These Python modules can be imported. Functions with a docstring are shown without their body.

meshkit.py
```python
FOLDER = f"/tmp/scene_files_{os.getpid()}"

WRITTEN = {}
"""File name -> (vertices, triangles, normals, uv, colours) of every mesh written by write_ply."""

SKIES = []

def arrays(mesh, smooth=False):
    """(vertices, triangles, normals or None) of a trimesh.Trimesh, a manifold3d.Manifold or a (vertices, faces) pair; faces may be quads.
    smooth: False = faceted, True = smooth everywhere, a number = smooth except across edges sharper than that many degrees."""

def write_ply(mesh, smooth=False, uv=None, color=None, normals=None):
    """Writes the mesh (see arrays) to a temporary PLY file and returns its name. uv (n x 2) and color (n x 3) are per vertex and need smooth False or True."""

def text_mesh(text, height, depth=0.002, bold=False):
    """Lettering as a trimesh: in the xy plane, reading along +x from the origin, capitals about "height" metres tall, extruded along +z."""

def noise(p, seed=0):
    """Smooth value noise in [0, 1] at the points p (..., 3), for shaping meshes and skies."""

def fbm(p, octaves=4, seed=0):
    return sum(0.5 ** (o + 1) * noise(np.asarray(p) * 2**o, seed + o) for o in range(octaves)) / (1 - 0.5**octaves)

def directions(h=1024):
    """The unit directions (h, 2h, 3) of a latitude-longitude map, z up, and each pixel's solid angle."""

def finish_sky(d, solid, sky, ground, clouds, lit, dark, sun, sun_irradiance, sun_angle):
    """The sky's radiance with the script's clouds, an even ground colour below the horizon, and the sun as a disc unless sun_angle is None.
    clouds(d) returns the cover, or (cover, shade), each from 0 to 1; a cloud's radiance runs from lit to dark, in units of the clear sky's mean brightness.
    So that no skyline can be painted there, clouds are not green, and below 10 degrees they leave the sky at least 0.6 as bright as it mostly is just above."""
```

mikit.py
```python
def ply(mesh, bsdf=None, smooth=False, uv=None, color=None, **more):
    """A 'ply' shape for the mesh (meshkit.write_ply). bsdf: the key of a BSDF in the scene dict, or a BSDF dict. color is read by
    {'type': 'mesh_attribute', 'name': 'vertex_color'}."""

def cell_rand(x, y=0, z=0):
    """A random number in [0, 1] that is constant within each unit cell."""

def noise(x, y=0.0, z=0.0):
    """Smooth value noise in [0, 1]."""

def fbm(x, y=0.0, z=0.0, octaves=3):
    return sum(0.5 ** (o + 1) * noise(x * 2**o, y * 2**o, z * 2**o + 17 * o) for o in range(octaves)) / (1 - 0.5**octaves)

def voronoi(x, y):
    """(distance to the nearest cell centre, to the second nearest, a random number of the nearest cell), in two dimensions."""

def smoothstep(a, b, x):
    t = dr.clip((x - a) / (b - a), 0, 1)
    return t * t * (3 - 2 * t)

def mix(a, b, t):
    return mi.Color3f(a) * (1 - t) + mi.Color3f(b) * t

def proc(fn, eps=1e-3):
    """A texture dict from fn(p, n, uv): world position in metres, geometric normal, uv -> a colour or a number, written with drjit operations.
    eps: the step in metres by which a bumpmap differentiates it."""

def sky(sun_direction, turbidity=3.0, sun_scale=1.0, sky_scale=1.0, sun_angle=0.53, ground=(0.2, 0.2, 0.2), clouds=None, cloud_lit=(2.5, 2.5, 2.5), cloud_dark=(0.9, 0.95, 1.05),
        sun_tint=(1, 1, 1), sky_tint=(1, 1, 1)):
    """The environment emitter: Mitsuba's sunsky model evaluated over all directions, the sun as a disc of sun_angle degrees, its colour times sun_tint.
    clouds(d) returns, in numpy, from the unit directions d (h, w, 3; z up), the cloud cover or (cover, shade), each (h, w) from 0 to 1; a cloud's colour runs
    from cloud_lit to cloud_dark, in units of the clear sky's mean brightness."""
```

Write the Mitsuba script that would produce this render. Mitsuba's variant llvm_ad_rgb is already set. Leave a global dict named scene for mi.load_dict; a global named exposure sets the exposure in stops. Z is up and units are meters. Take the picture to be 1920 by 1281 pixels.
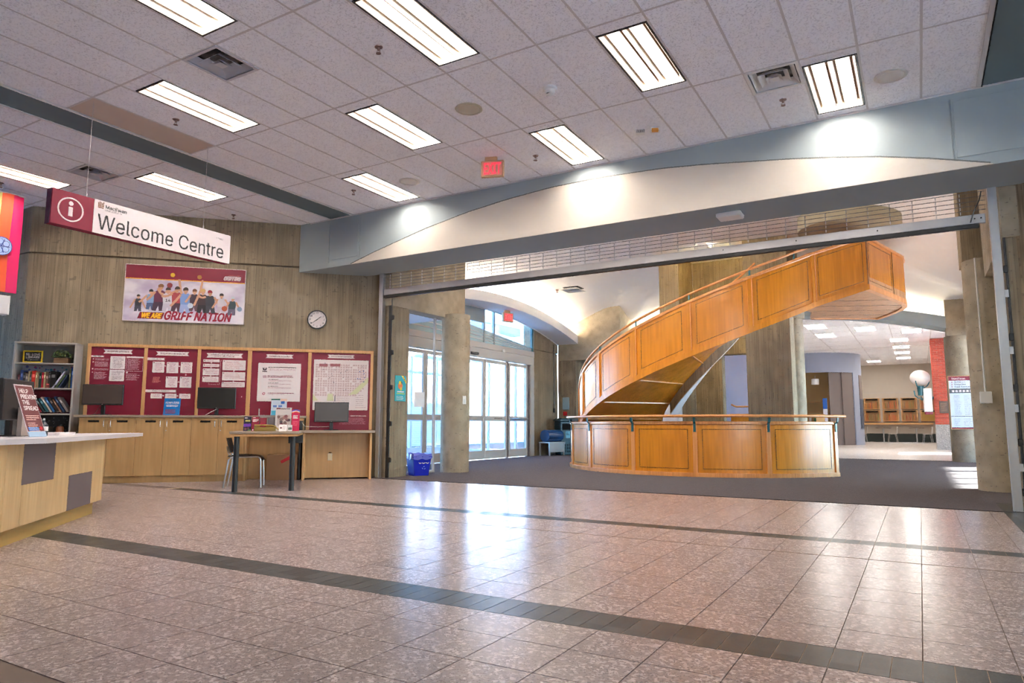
import math, random, numpy as np, trimesh, drjit as dr, mitsuba as mi, mikit, meshkit
from shapely.geometry import Polygon, box as sbox, LineString
from mikit import noise, fbm, voronoi, cell_rand, smoothstep, mix
scene, labels, used = {}, {}, {}
T4 = mi.ScalarTransform4f
# ---------------------------------------------------------------- camera, daylight, exposure
CAM = (0.0, 0.0, 0.90)
YAW, PITCH, ROLL = 0.53259, 0.120233, 0.001762
fw = np.array([-math.sin(YAW)*math.cos(PITCH), math.cos(YAW)*math.cos(PITCH), math.sin(PITCH)])
rt = np.array([math.cos(YAW), math.sin(YAW), 0.0]); up0 = np.cross(rt, fw)
upv = -math.sin(ROLL)*rt + math.cos(ROLL)*up0
scene['camera'] = {'type': 'perspective', 'fov': math.degrees(2*math.atan(960/1289.42)), 'fov_axis': 'x', 'near_clip': 0.05, 'far_clip': 500.0,
    'to_world': T4().look_at(origin=list(CAM), target=[float(a+b) for a, b in zip(CAM, fw)], up=[float(a) for a in upv])}
SUN = (0.80, 0.42, 0.34)
scene['daylight'] = mikit.sky(SUN, turbidity=3.0, sun_scale=58.0, sky_scale=15.0, sun_angle=0.8, ground=(0.75, 0.77, 0.80), sky_tint=(0.46, 0.93, 1.45), sun_tint=(0.68, 0.98, 1.62))
exposure = 1.9
TROFFER = (17.0, 15.4, 13.8)      # radiance of a fluorescent lens in the ceiling fixtures
COVE = (21.0, 17.4, 12.6)           # the warm cove tubes on the arches
SPOT = (72.0, 64.0, 54.0)      # the spotlights over the stair
FARLIGHT = (8.0, 7.7, 7.2)     # the panels of the far hall
# ---------------------------------------------------------------- helpers
def srgb(r, g, b): return [((c/255+0.055)/1.055)**2.4 if c > 10 else c/3294.6 for c in (r, g, b)]
F = np.eye(4)
def at(x=0, y=0, z=0, deg=0):
    """Sets the frame: x to the right of something that faces -y, turned by deg about z."""
    global F
    F = np.eye(4); a = math.radians(deg)
    F[:2, :2] = [[math.cos(a), -math.sin(a)], [math.sin(a), math.cos(a)]]; F[:3, 3] = (x, y, z)
def sub(x=0, y=0, z=0, deg=0):
    global F
    keep = F.copy(); at(x, y, z, deg); F = keep @ F
    return keep
def back(m):
    global F
    F = m
def key(base):
    n = used.get(base, 0); used[base] = n + 1
    return base if n == 0 else f'{base}_{n:03d}'
def thing(name, label, cat, group=None):
    k = key(name); labels[k] = {'label': label, 'category': cat}
    if group: labels[k]['group'] = group
    return k
def struct(name): k = key(name); labels[k] = {'kind': 'structure'}; return k
def cat_(ms): return ms[0] if len(ms) == 1 else trimesh.util.concatenate(ms)
def add(mesh, mat, name=None, parent=None, col=None, smooth=False, label=None, extra=None, kind=None):
    """One entry of the scene: mesh(es) given in the current frame. name None: the thing itself."""
    k = parent if name is None else key(parent + '__' + name if parent else name)
    m = cat_(mesh).copy() if isinstance(mesh, list) else mesh.copy()
    m.apply_transform(F)
    kw = {}
    if col is not None:
        if smooth not in (False, True): smooth = False
        kw['color'] = np.tile(np.asarray(col, float), (len(m.vertices), 1)) if np.ndim(col) == 1 else col
    scene[k] = mikit.ply(m, mat, smooth=smooth, **kw, **(extra or {}))
    if label or kind:
        labels.setdefault(k, {})
        if label: labels[k]['label'] = label
        if kind: labels[k]['kind'] = kind
    return k
def tri(v, f): return trimesh.Trimesh(np.asarray(v, float), np.asarray(f), process=False)
BF = np.array([[0,1,3],[0,3,2],[4,6,7],[4,7,5],[0,4,5],[0,5,1],[2,3,7],[2,7,6],[0,2,6],[0,6,4],[1,5,7],[1,7,3]])
def box(x0, x1, y0, y1, z0, z1):
    return tri([[x, y, z] for x in (x0, x1) for y in (y0, y1) for z in (z0, z1)], BF)
def rbox(x0, x1, y0, y1, z0, z1, c=0.006):
    """A box with chamfered edges."""
    P = []
    for sx, X in ((1, x0), (-1, x1)):
        for sy, Y in ((1, y0), (-1, y1)):
            for sz, Z in ((1, z0), (-1, z1)):
                P += [(X+sx*c, Y+sy*c, Z), (X+sx*c, Y, Z+sz*c), (X, Y+sy*c, Z+sz*c)]
    return trimesh.convex.convex_hull(np.array(P))
def hull(P): return trimesh.convex.convex_hull(np.array(P, float))
def prism(poly, z0, z1):
    """A plan outline (list or shapely polygon) extruded from z0 to z1."""
    g = poly if isinstance(poly, Polygon) else Polygon(poly)
    m = trimesh.creation.extrude_polygon(g, z1-z0, engine='earcut'); m.apply_translation((0, 0, z0)); return m
UPR = np.array([[1,0,0,0],[0,0,-1,0],[0,1,0,0],[0,0,0,1.0]])
def slab(poly, y, t):
    """An outline in (x, z) as an upright sheet whose front is at y and whose back at y+t."""
    m = prism(poly, 0, t); m.apply_transform(UPR); m.apply_translation((0, y+t, 0)); return m
def rect(x0, x1, z0, z1, y, t=0.002): return box(x0, x1, y, y+t, z0, z1)
def sweep(pts, sec, closed=False, up=(0, 0, 1)):
    """A cross-section (list of (right, up)) carried along a path; right = direction x up."""
    p = np.asarray(pts, float); n = len(p)
    d = np.gradient(p, axis=0) if not closed else np.roll(p, -1, 0) - np.roll(p, 1, 0)
    d /= np.linalg.norm(d, axis=1, keepdims=True)
    r = np.cross(d, up); r /= np.linalg.norm(r, axis=1, keepdims=True) + 1e-12
    u = np.cross(r, d); s = np.asarray(sec, float); k = len(s)
    v = p[:, None] + s[None, :, :1]*r[:, None] + s[None, :, 1:]*u[:, None]
    return loft(v, closed)
def loft(v, closed=False):
    n, k = v.shape[:2]; f = []
    for i in range(n if closed else n-1):
        a, b = i*k, ((i+1) % n)*k
        for j in range(k):
            q = (j+1) % k
            f += [[a+j, a+q, b+q], [a+j, b+q, b+j]]
    if not closed:
        for j in range(1, k-1): f += [[0, j+1, j], [(n-1)*k, (n-1)*k+j, (n-1)*k+j+1]]
    m = tri(v.reshape(-1, 3), f); m.fix_normals(); return m
def ring(r, n=10): return [(r*math.cos(2*math.pi*i/n), r*math.sin(2*math.pi*i/n)) for i in range(n)]
def tube(pts, r, n=10, closed=False):
    p = np.asarray(pts, float); d = p[-1]-p[0]
    up = (0, 0, 1) if np.abs(np.diff(p, axis=0) @ [0, 0, 1]).max() < 0.95*np.linalg.norm(np.diff(p, axis=0), axis=1).max() or closed else (0.123, 0.99, 0.05)
    return sweep(p, ring(r, n), closed, up)
def cyl(x, y, z0, z1, r, n=24, r1=None):
    return lathe([(0, z0), (r, z0), (r if r1 is None else r1, z1), (0, z1)], n, x, y)
def lathe(prof, n=24, x=0, y=0):
    m = trimesh.creation.revolve(np.array(prof, float), sections=n); m.apply_translation((x, y, 0)); m.fix_normals(); return m
def bend(pts, r=0.03, n=5):
    """A polyline with rounded corners."""
    p = [np.array(q, float) for q in pts]; out = [p[0]]
    for a, b, c in zip(p, p[1:], p[2:]):
        u, v = (a-b)/np.linalg.norm(a-b), (c-b)/np.linalg.norm(c-b); A, B = b+u*r, b+v*r
        out += [(1-t)**2*A+2*t*(1-t)*b+t*t*B for t in np.linspace(0, 1, n)]
    return np.array(out + [p[-1]])
_T = {}
def text(s, h, x, z, y, bold=False, align='c', width=None, depth=0.0015, mirror=False):
    """Lettering on an upright surface that faces -y: capital height h, baseline z, front at y-depth."""
    k = (s, bold)
    if k not in _T: _T[k] = meshkit.text_mesh(s, 1.0, 1.0, bold)
    m = _T[k].copy(); m.vertices[:, :2] *= h; m.vertices[:, 2] *= depth
    w = m.vertices[:, 0].max()
    if width: m.vertices[:, 0] *= width/w; w = width
    m.vertices[:, 0] += x - (w/2 if align == 'c' else 0 if align == 'l' else w)
    m.apply_transform(UPR); m.apply_translation((0, y, z)); return m
def lines(x0, x1, z, n, dz, h, y, seed=0, t=0.001, lo=0.7):
    """Rows of small print, each row a strip of ink."""
    r = random.Random(seed)
    return [rect(x0, x0+(x1-x0)*r.uniform(lo, 1), z-i*dz-h, z-i*dz, y-t, t) for i in range(n)]
def disc(x, z, r, y, t=0.002, n=24, r0=0):
    g = Polygon([(x+r*math.cos(a), z+r*math.sin(a)) for a in np.linspace(0, 2*math.pi, n, endpoint=False)])
    if r0: g = g.difference(Polygon([(x+r0*math.cos(a), z+r0*math.sin(a)) for a in np.linspace(0, 2*math.pi, n, endpoint=False)]))
    return slab(g, y, t)
def blob(pts, y, t=0.001): return slab(Polygon(pts).buffer(0), y, t)
# ---------------------------------------------------------------- materials
def M(name, **d): scene['mat_'+name] = d; return 'mat_'+name
def two(name, d): scene['mat_'+name] = {'type': 'twosided', 'bsdf': d}; return 'mat_'+name
def rgb(c): return {'type': 'rgb', 'value': [float(x) for x in c]}
def P(name, c, rough=0.5, spec=0.5, **k): return two(name, {'type': 'principled', 'base_color': c if isinstance(c, dict) else rgb(c), 'roughness': rough, 'specular': spec, **k})
def bump(d, fn, scale, eps=0.002): return {'type': 'bumpmap', 'arbitrary': mikit.proc(fn, eps), 'scale': scale, 'bsdf': d}
VC = {'type': 'mesh_attribute', 'name': 'vertex_color'}
PAINT = P('paint', VC, 0.55, 0.4)           # plain coloured things: the colour is the mesh's own
GLOSS = P('gloss', VC, 0.18, 0.5)
SATIN = P('satin', VC, 0.35, 0.5)
def granite(p, n, uv):
    d1, d2, r = voronoi(p.x*70, p.y*70)
    e1, e2, q = voronoi(p.x*150+7, p.y*150)
    c = mix((0.215, 0.172, 0.168), (0.40, 0.342, 0.338), smoothstep(0.55, 0.95, r))
    c = mix(c, (0.115, 0.090, 0.094), smoothstep(0.72, 0.9, q)*0.85)
    tile = cell_rand(dr.floor((p.x+0.045)/0.3073), dr.floor((p.y-3.189)/0.3073))
    return c*(0.95+0.09*tile)
GRANITE = P('granite', mikit.proc(granite), 0.24, 0.36)
def slate(p, n, uv):
    t = cell_rand(dr.floor((p.x+0.045)/0.10243), dr.floor(p.y))
    return mix((0.020, 0.024, 0.025), (0.042, 0.047, 0.048), t*0.6+0.4*noise(p.x*220, p.y*220))
SLATE = P('slate', mikit.proc(slate), 0.30, 0.22)
GROUT = P('grout', srgb(96, 82, 74), 0.85, 0.2)
LIGHT_GROUT = P('light_grout', srgb(150, 128, 108), 0.85, 0.2)
def carpet(p, n, uv):
    f = noise(p.x*260, p.y*260)
    b = noise(p.x*45, p.y*45)
    return mix((0.034, 0.029, 0.031), (0.080, 0.070, 0.074), f*0.7+b*0.3)
CARPET = P('carpet', mikit.proc(carpet), 0.95, 0.15)
def acoustic(p, n, uv):
    d1, d2, r = voronoi(p.x*95, p.y*95)
    f = noise(p.x*55+3, p.y*55)
    return mix((0.93, 0.925, 0.945), (0.62, 0.61, 0.63), smoothstep(0.66, 0.86, r)*(0.45+0.55*f)*0.8)
ACOUSTIC = P('acoustic', mikit.proc(acoustic), 0.9, 0.1)
TAN_TILE = P('tan_tile', srgb(196, 178, 164), 0.9, 0.1)
TBAR = P('tbar', srgb(205, 200, 198), 0.5, 0.4)
def along(p, n): return p.x*n.y - p.y*n.x
def board_height(p, n, uv):
    h = along(p, n) + 40
    b = dr.floor(h/0.098); f = h/0.098 - b
    edge = smoothstep(0.06, 0.0, dr.minimum(f, 1-f))
    return cell_rand(b, 3)*0.5 + noise(h*70, p.z*2.0)*0.35 - edge*0.5 - 0.6*smoothstep(0.72, 0.85, noise(h*26, p.z*26+5))
def board(p, n, uv):
    h = along(p, n) + 40
    b = dr.floor(h/0.098); f = h/0.098 - b
    edge = smoothstep(0.07, 0.0, dr.minimum(f, 1-f))*smoothstep(0.2, 0.6, noise(b*7.3, p.z*1.3))
    g = noise(h*90, p.z*2.5)*0.5 + fbm(h*5, p.z*3.0, 2)*0.6 + cell_rand(b, 3)*0.30
    c = mix((0.175, 0.135, 0.088), (0.315, 0.252, 0.172), smoothstep(0.2, 1.15, g))
    c = mix(c, (0.37, 0.31, 0.23), smoothstep(0.62, 0.8, fbm(h*1.7, p.z*1.7, 9))*0.45)
    c = mix(c, (0.10, 0.078, 0.052), edge*0.55)
    return mix(c, (0.12, 0.095, 0.068), smoothstep(0.86, 0.93, noise(h*24, p.z*24+5))*0.55)
BOARD = two('board_concrete', bump({'type': 'principled', 'base_color': mikit.proc(board), 'roughness': 0.8, 'specular': 0.25}, board_height, 0.004, 0.004))
PALE = BOARD       # the same board-marked concrete everywhere
def cast(p, n, uv):
    a = dr.atan2(n.y, n.x)
    g = fbm(p.x*2.2+a, p.y*2.2, p.z*2.2, 4)
    s = fbm(p.x*9, p.y*9, p.z*7, 3)
    c = mix((0.25, 0.205, 0.140), (0.42, 0.355, 0.262), smoothstep(0.2, 0.8, g*0.6+s*0.4))
    return mix(c, (0.13, 0.11, 0.085), smoothstep(0.80, 0.9, noise(p.x*38, p.y*38, p.z*38))*0.6)
CAST = P('cast_concrete', mikit.proc(cast), 0.75, 0.3)
def wood(lo, hi, k=1.0):
    def fn(p, n, uv):
        h = p.x*0.8+p.y*0.6
        g = noise(p.x*70*k, p.y*70*k, p.z*2.2) * 0.45 + fbm(p.x*9*k, p.y*9*k, p.z*1.1+3, 3)*0.7
        return mix(lo, hi, smoothstep(0.2, 0.95, g))
    return mikit.proc(fn)
MAPLE = P('maple', wood((0.44, 0.245, 0.095), (0.54, 0.320, 0.140), 0.6), 0.38, 0.45)
PALE_MAPLE = P('pale_maple', wood((0.52, 0.345, 0.160), (0.64, 0.445, 0.225), 0.7), 0.40, 0.45)
EDGE_WOOD = P('edge_wood', wood((0.50, 0.26, 0.10), (0.66, 0.37, 0.16)), 0.4, 0.45)
CHERRY = two('cherry', {'type': 'principled', 'base_color': wood((0.46, 0.150, 0.007), (0.60, 0.222, 0.013), 0.6), 'roughness': 0.30, 'specular': 0.5, 'clearcoat': 0.8, 'clearcoat_gloss': 0.93})
CHERRY_DARK = P('cherry_inlay', wood((0.10, 0.032, 0.006), (0.15, 0.05, 0.01)), 0.4, 0.4)
CHERRY_RAIL = P('cherry_rail', wood((0.55, 0.22, 0.07), (0.72, 0.34, 0.13)), 0.25, 0.5)
SOFFIT_WOOD = P('soffit_wood', wood((0.44, 0.14, 0.012), (0.62, 0.22, 0.022)), 0.28, 0.5)
PLANK = P('plank_soffit', wood((0.42, 0.20, 0.09), (0.58, 0.31, 0.155)), 0.4, 0.4)
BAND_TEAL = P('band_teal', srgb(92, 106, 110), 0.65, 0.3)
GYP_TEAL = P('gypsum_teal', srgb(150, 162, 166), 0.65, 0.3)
GYP_CREAM = P('gypsum_cream', srgb(206, 199, 188), 0.65, 0.3)
GYP_WHITE = P('gypsum_white', srgb(236, 233, 232), 0.75, 0.25)
LAVENDER = P('lavender_wall', srgb(196, 190, 204), 0.75, 0.25)
LAMINATE = P('laminate', srgb(152, 134, 118), 0.35, 0.4)
SOLID = P('solid_surface', srgb(205, 202, 205), 0.3, 0.5)
CHARCOAL = P('charcoal_panel', srgb(92, 82, 84), 0.5, 0.4)
BLACK = P('black', srgb(22, 22, 24), 0.4, 0.5)
DARK = P('dark_gap', srgb(12, 11, 12), 0.8, 0.2)
SCREEN = P('screen', srgb(26, 25, 26), 0.25, 0.5)
SCREEN_GREY = P('grey_screen', srgb(72, 68, 68), 0.4, 0.4)
MAROON = P('maroon', srgb(112, 20, 42), 0.5, 0.4)
PAPER = P('paper', srgb(226, 216, 216), 0.7, 0.3)
ALU = two('aluminium', {'type': 'principled', 'base_color': rgb(srgb(205, 205, 208)), 'metallic': 0.85, 'roughness': 0.38})
DOOR_ALU = P('door_frame', srgb(200, 196, 192), 0.4, 0.5)
CHROME = two('chrome', {'type': 'principled', 'base_color': rgb((0.72, 0.72, 0.74)), 'metallic': 1.0, 'roughness': 0.14})
TEAL_METAL = P('teal_metal', srgb(22, 74, 84), 0.35, 0.5)
WHITE = P('white_plastic', srgb(228, 226, 222), 0.45, 0.5)
GLASS = M('glass', type='thindielectric', int_ior=1.5, ext_ior=1.0)
SNOW = P('snow', (0.86, 0.88, 0.91), 0.9, 0.1)
REFLECTOR = P('reflector', srgb(240, 226, 208), 0.5, 0.3)
BRICK = P('brick', srgb(176, 78, 62), 0.85, 0.2)
BRICK2 = P('brick_b', srgb(192, 92, 74), 0.85, 0.2)
def pebble(p, n, uv):
    d1, d2, r = voronoi(along(p, n)*34, p.z*34)
    return mix((0.24, 0.22, 0.20), (0.66, 0.62, 0.58), smoothstep(0.5, 0.25, d1)*(0.6+0.4*r))
PEBBLE = P('pebble', mikit.proc(pebble), 0.85, 0.2)
def floor2(p, n, uv):
    return mix((0.40, 0.36, 0.33), (0.52, 0.48, 0.45), noise(p.x*60, p.y*60))
FAR_TILE = P('far_tile', mikit.proc(floor2), 0.22, 0.5)
def lamp(c): return {'emitter': {'type': 'area', 'radiance': rgb(c)}}
EM = P('lamp_body', (0.8, 0.8, 0.8), 0.5)
# ---------------------------------------------------------------- the floor
HC = 4.365                                   # ceiling height of the welcome hall
GX, GY, GW, GL = -6.8963, 3.7375, 0.508, 1.4963   # ceiling module, 20 by 59 inches
S2 = math.sqrt(0.5)
W0 = np.array([-9.119, 8.246])               # where the concrete wall meets the bulkhead
def wall_xy(s, d): return (W0[0]+S2*(s+d), W0[1]+S2*(s-d))
at()
FL = struct('floor')
add(box(-18, 8, -5, 62, -0.30, -0.0035), GROUT, parent=FL)
TP = 0.3073
rows = [(2.925-TP*(i+1), 2.925-TP*i) for i in range(5)] + [(3.189+TP*i, 3.189+TP*(i+1)) for i in range(7)] \
     + [(5.362+0.307*i, 5.362+0.307*(i+1)) for i in range(2)] + [(6.17+TP*i, 6.17+TP*(i+1)) for i in range(9)]
cells = []
for y0, y1 in rows:
    for k in range(-44, 3):
        x0 = -0.045+TP*k; x1 = min(x0+TP, 0.70)
        if x1-x0 < 0.03: continue
        cx, cy = (x0+x1)/2, (y0+y1)/2
        if cx < -9 and cy-cx > 17.4: continue
        az = math.atan2(-cx, cy)-YAW
        cells.append((not abs(az) < 0.66, math.hypot(cx, cy), x0, x1, y0, y1))
cells.sort()
g = 0.0022
std = mikit.ply(box(g, TP-g, g, TP-g, -0.012, 0), GRANITE)
rest = []
for q, (hid, dist, x0, x1, y0, y1) in enumerate(cells):
    if q < 298 and abs(x1-x0-TP) < 1e-6 and abs(y1-y0-TP) < 1e-3:
        k = key(FL+'__tile'); scene[k] = {**std, 'to_world': T4().translate([x0, y0, 0])}
    else: rest.append(box(x0+g, x1-g, y0+g, y1-g, -0.012, 0))
add(rest, GRANITE, 'far_tile', FL, kind='stuff', label='granite floor tiles too far off to pick apart')
n_dark = 0
for y0, y1, lo, hi in ((2.925, 3.189, -70, 8), (5.976, 6.17, -88, 8)):
    add(box(-9.2, 0.70, y0, y1, -0.01, -0.0018), LIGHT_GROUT, 'grout_bed', FL)
    dk = mikit.ply(box(0.0016, 0.1008, y0+0.002, y1-0.002, -0.012, 0), SLATE)
    for k in range(lo, hi):
        x0 = -0.045+0.10243*k
        if x0+0.1 > 0.70: continue
        scene[key(FL+'__dark_tile')] = {**dk, 'to_world': T4().translate([x0, 0, 0])}
add(box(-12.5, 0.70, 5.340, 5.360, -0.01, 0.001), P('strip_bronze', srgb(104, 88, 80), 0.4, 0.4), 'expansion_strip', FL)
for i in range(10):
    y0 = 3.9+0.52*i
    add(box(0.703, 1.6, y0, y0+0.515, -0.012, 0), SLATE, 'border_slab', FL)
add(box(-12, 0.70, 8.938, 8.975, -0.01, 0.004), DARK, 'carpet_edge', FL)
add(box(-9.69, 1.9, 8.975, 20.9, -0.02, 0.003), CARPET, 'carpet', FL, label='grey carpet of the stair lobby')
for i in range(6):
    for j in range(3):
        add(box(0.703+0.3*i, 1.0+0.3*i, 9.0+0.3*j, 9.297+0.3*j, -0.012, 0.0045), SLATE, 'threshold_tile', FL)
add(box(-9.69, 6, 20.93, 62, -0.02, 0.0), FAR_TILE, 'hall_floor', FL, label='pale polished floor of the far hall')
add(box(-14.2, -9.69, 8.6, 22, -0.02, 0.0), FAR_TILE, 'vestibule_floor', FL)
# ---------------------------------------------------------------- the ceiling of the hall
CE = struct('ceiling')
add(box(-16, 6, -4.2, 9.0, HC+0.16, HC+0.4), GYP_WHITE, parent=CE)
LIGHTS = [(0, 0), (3, 1), (0, 2), (6, 0), (9, 1), (6, 2), (12, 2), (3, -1), (12, 0), (-5, 1), (-8, 0)]
VENTS = {(2, 0): 0, (11, 2): 0, (-6, 0): 0.672}
roomp = Polygon([(-15, -3.745), (5.2, -3.745), (5.2, 4.95), (1.93, 8.22), (-9.146, 8.22), (-12.05, 5.31), (-15, 5.31)])
tile_std = mikit.ply(box(0, GW-0.004, 0, GL-0.004, 0, 0.016), ACOUSTIC)
fill = []
for i in range(-16, 15):
    for j in range(-5, 3):
        x0, y0 = GX+GW*i, GY+GL*j
        if -3.01 <= i <= -2.5: continue
        if i == -3: continue
        x1 = x0+GW
        if i == -4: x1 = -8.44
        cell = sbox(x0, y0, x1, y0+GL).intersection(roomp)
        if cell.is_empty or cell.area < 0.01: continue
        if (i, j) in LIGHTS:
            for a, b in ((0.0, 0.098), (0.902, 1.0)): fill.append(box(x0+0.002, x1-0.002, y0+GL*a+0.002, y0+GL*b-0.002, HC, HC+0.016))
            continue
        if (i, j) in VENTS:
            f = VENTS[(i, j)]
            for a, b in ((0, f), (f+0.336, 1)):
                if b-a > 0.05: fill.append(box(x0+0.002, x1-0.002, y0+GL*a+0.002, y0+GL*b-0.002, HC, HC+0.016))
            continue
        if cell.area > 0.999*GW*GL and not (i == -2 and j == 0):
            scene[key(CE+'__tile')] = {**tile_std, 'to_world': T4().translate([x0+0.002, y0+0.002, HC])}
        else:
            add(prism(cell.buffer(-0.002), HC, HC+0.016), TAN_TILE if (i, j) == (-2, 0) else ACOUSTIC, 'tile', CE)
for m in fill: add(m, ACOUSTIC, 'filler_tile', CE)
def clip_line(x0, y0, x1, y1):
    r = LineString([(x0, y0), (x1, y1)]).intersection(roomp)
    return None if r.is_empty or r.length < 0.1 else (r.bounds[0], r.bounds[1], r.bounds[2], r.bounds[3])
for i in range(-16, 16):
    if i in (-3, -2): continue
    x = GX+GW*i
    if i == 15: x -= 0.01
    c = clip_line(x, -3.74, x, 8.22)
    if c: add(box(x-0.011, x+0.011, c[1], c[3], HC-0.003, HC+0.02), TBAR, 'runner', CE)
for j in range(-4, 3):
    y = GY+GL*j
    for xa, xb in ((-15, -8.44), (-7.93, 0.72)):
        c = clip_line(xa, y, xb, y)
        if c: add(box(c[0], c[2], y-0.011, y+0.011, HC-0.0025, HC+0.02), TBAR, 'cross_tee', CE)
bandp = sbox(-8.44, -3.745, -7.94, 8.22).intersection(roomp)
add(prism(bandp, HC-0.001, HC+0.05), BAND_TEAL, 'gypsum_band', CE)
for x in (-8.44, -7.94): add(box(x-0.014, x+0.014, -3.74, 8.22, HC-0.012, HC+0.02), WHITE, 'band_trim', CE)
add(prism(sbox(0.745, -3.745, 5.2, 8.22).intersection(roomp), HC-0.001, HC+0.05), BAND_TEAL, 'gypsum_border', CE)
add(box(0.705, 0.745, -3.74, 8.22, HC-0.012, HC+0.02), TBAR, 'edge_trim', CE)
add(box(0.745, 0.757, -3.74, 8.22, HC-0.016, HC-0.001), DARK, 'edge_shadow_gap', CE)
# ---------------------------------------------------------------- bulkhead over the opening
YB, ZB = 8.22, 3.52
BK = struct('trim_1')
bkp = Polygon([(-9.145, YB), (1.94, YB), (1.10, 9.06), (-8.305, 9.06)])
add(prism(bkp, ZB, HC+0.16), GYP_TEAL, parent=BK, label='painted bulkhead over the wide opening')
arc = [(-7.925, ZB), (-7.4, 3.66), (-6.9, 3.775), (-6.375, 3.895), (-5.6, 4.03), (-4.9, 4.11), (-4.2, 4.16), (-3.5, 4.165), (-2.64, 4.128), (-2.1, 4.075), (-1.6, 4.01), (-1.1, 3.945), (-0.68, 3.88), (-0.2, 3.79), (0.25, 3.68), (0.769, 3.53), (0.80, ZB)]
add(slab(Polygon(arc), YB-0.014, 0.014), GYP_CREAM, 'lower_panel', BK, label='cream lower field under the curved reveal')
ap = np.array(arc[:-1]); ap3 = np.c_[ap[:, 0], np.full(len(ap), YB-0.007), ap[:, 1]]
tt = np.linspace(0, len(ap)-1, 90); ap3 = np.c_[[np.interp(tt, range(len(ap)), ap3[:, k]) for k in range(3)]].T
add(sweep(ap3, [(-0.010, 0), (0.010, 0), (0.010, 0.014), (-0.010, 0.014)]), P('reveal', srgb(104, 108, 106), 0.5, 0.4), 'curved_reveal', BK)
for xa, xb, nm in ((-8.40, -7.78, 'access_panel'), (0.492, 1.35, 'access_panel')):
    add(rbox(xa, xb, YB-0.008, YB+0.01, 3.645, 4.258, 0.003), GYP_TEAL, nm, BK)
for x, z0, z1 in ((0.462, 3.63, 4.285), (0.474, 3.63, 4.285), (-8.43, 3.60, 4.29), (-8.445, 3.60, 4.29), (-7.74, 3.60, 4.29)):
    add(rbox(x-0.004, x+0.004, YB-0.006, YB+0.004, z0, z1, 0.002), GYP_TEAL, 'joint_bead', BK)
add(box(-8.9, 1.9, YB-0.012, YB+0.003, HC-0.022, HC-0.004), TBAR, 'wall_angle', BK)
for x in (0.42, 0.46): add(box(x, x+0.006, YB+0.02, 9.0, ZB-0.003, ZB), GYP_TEAL, 'underside_bead', BK)
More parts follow.
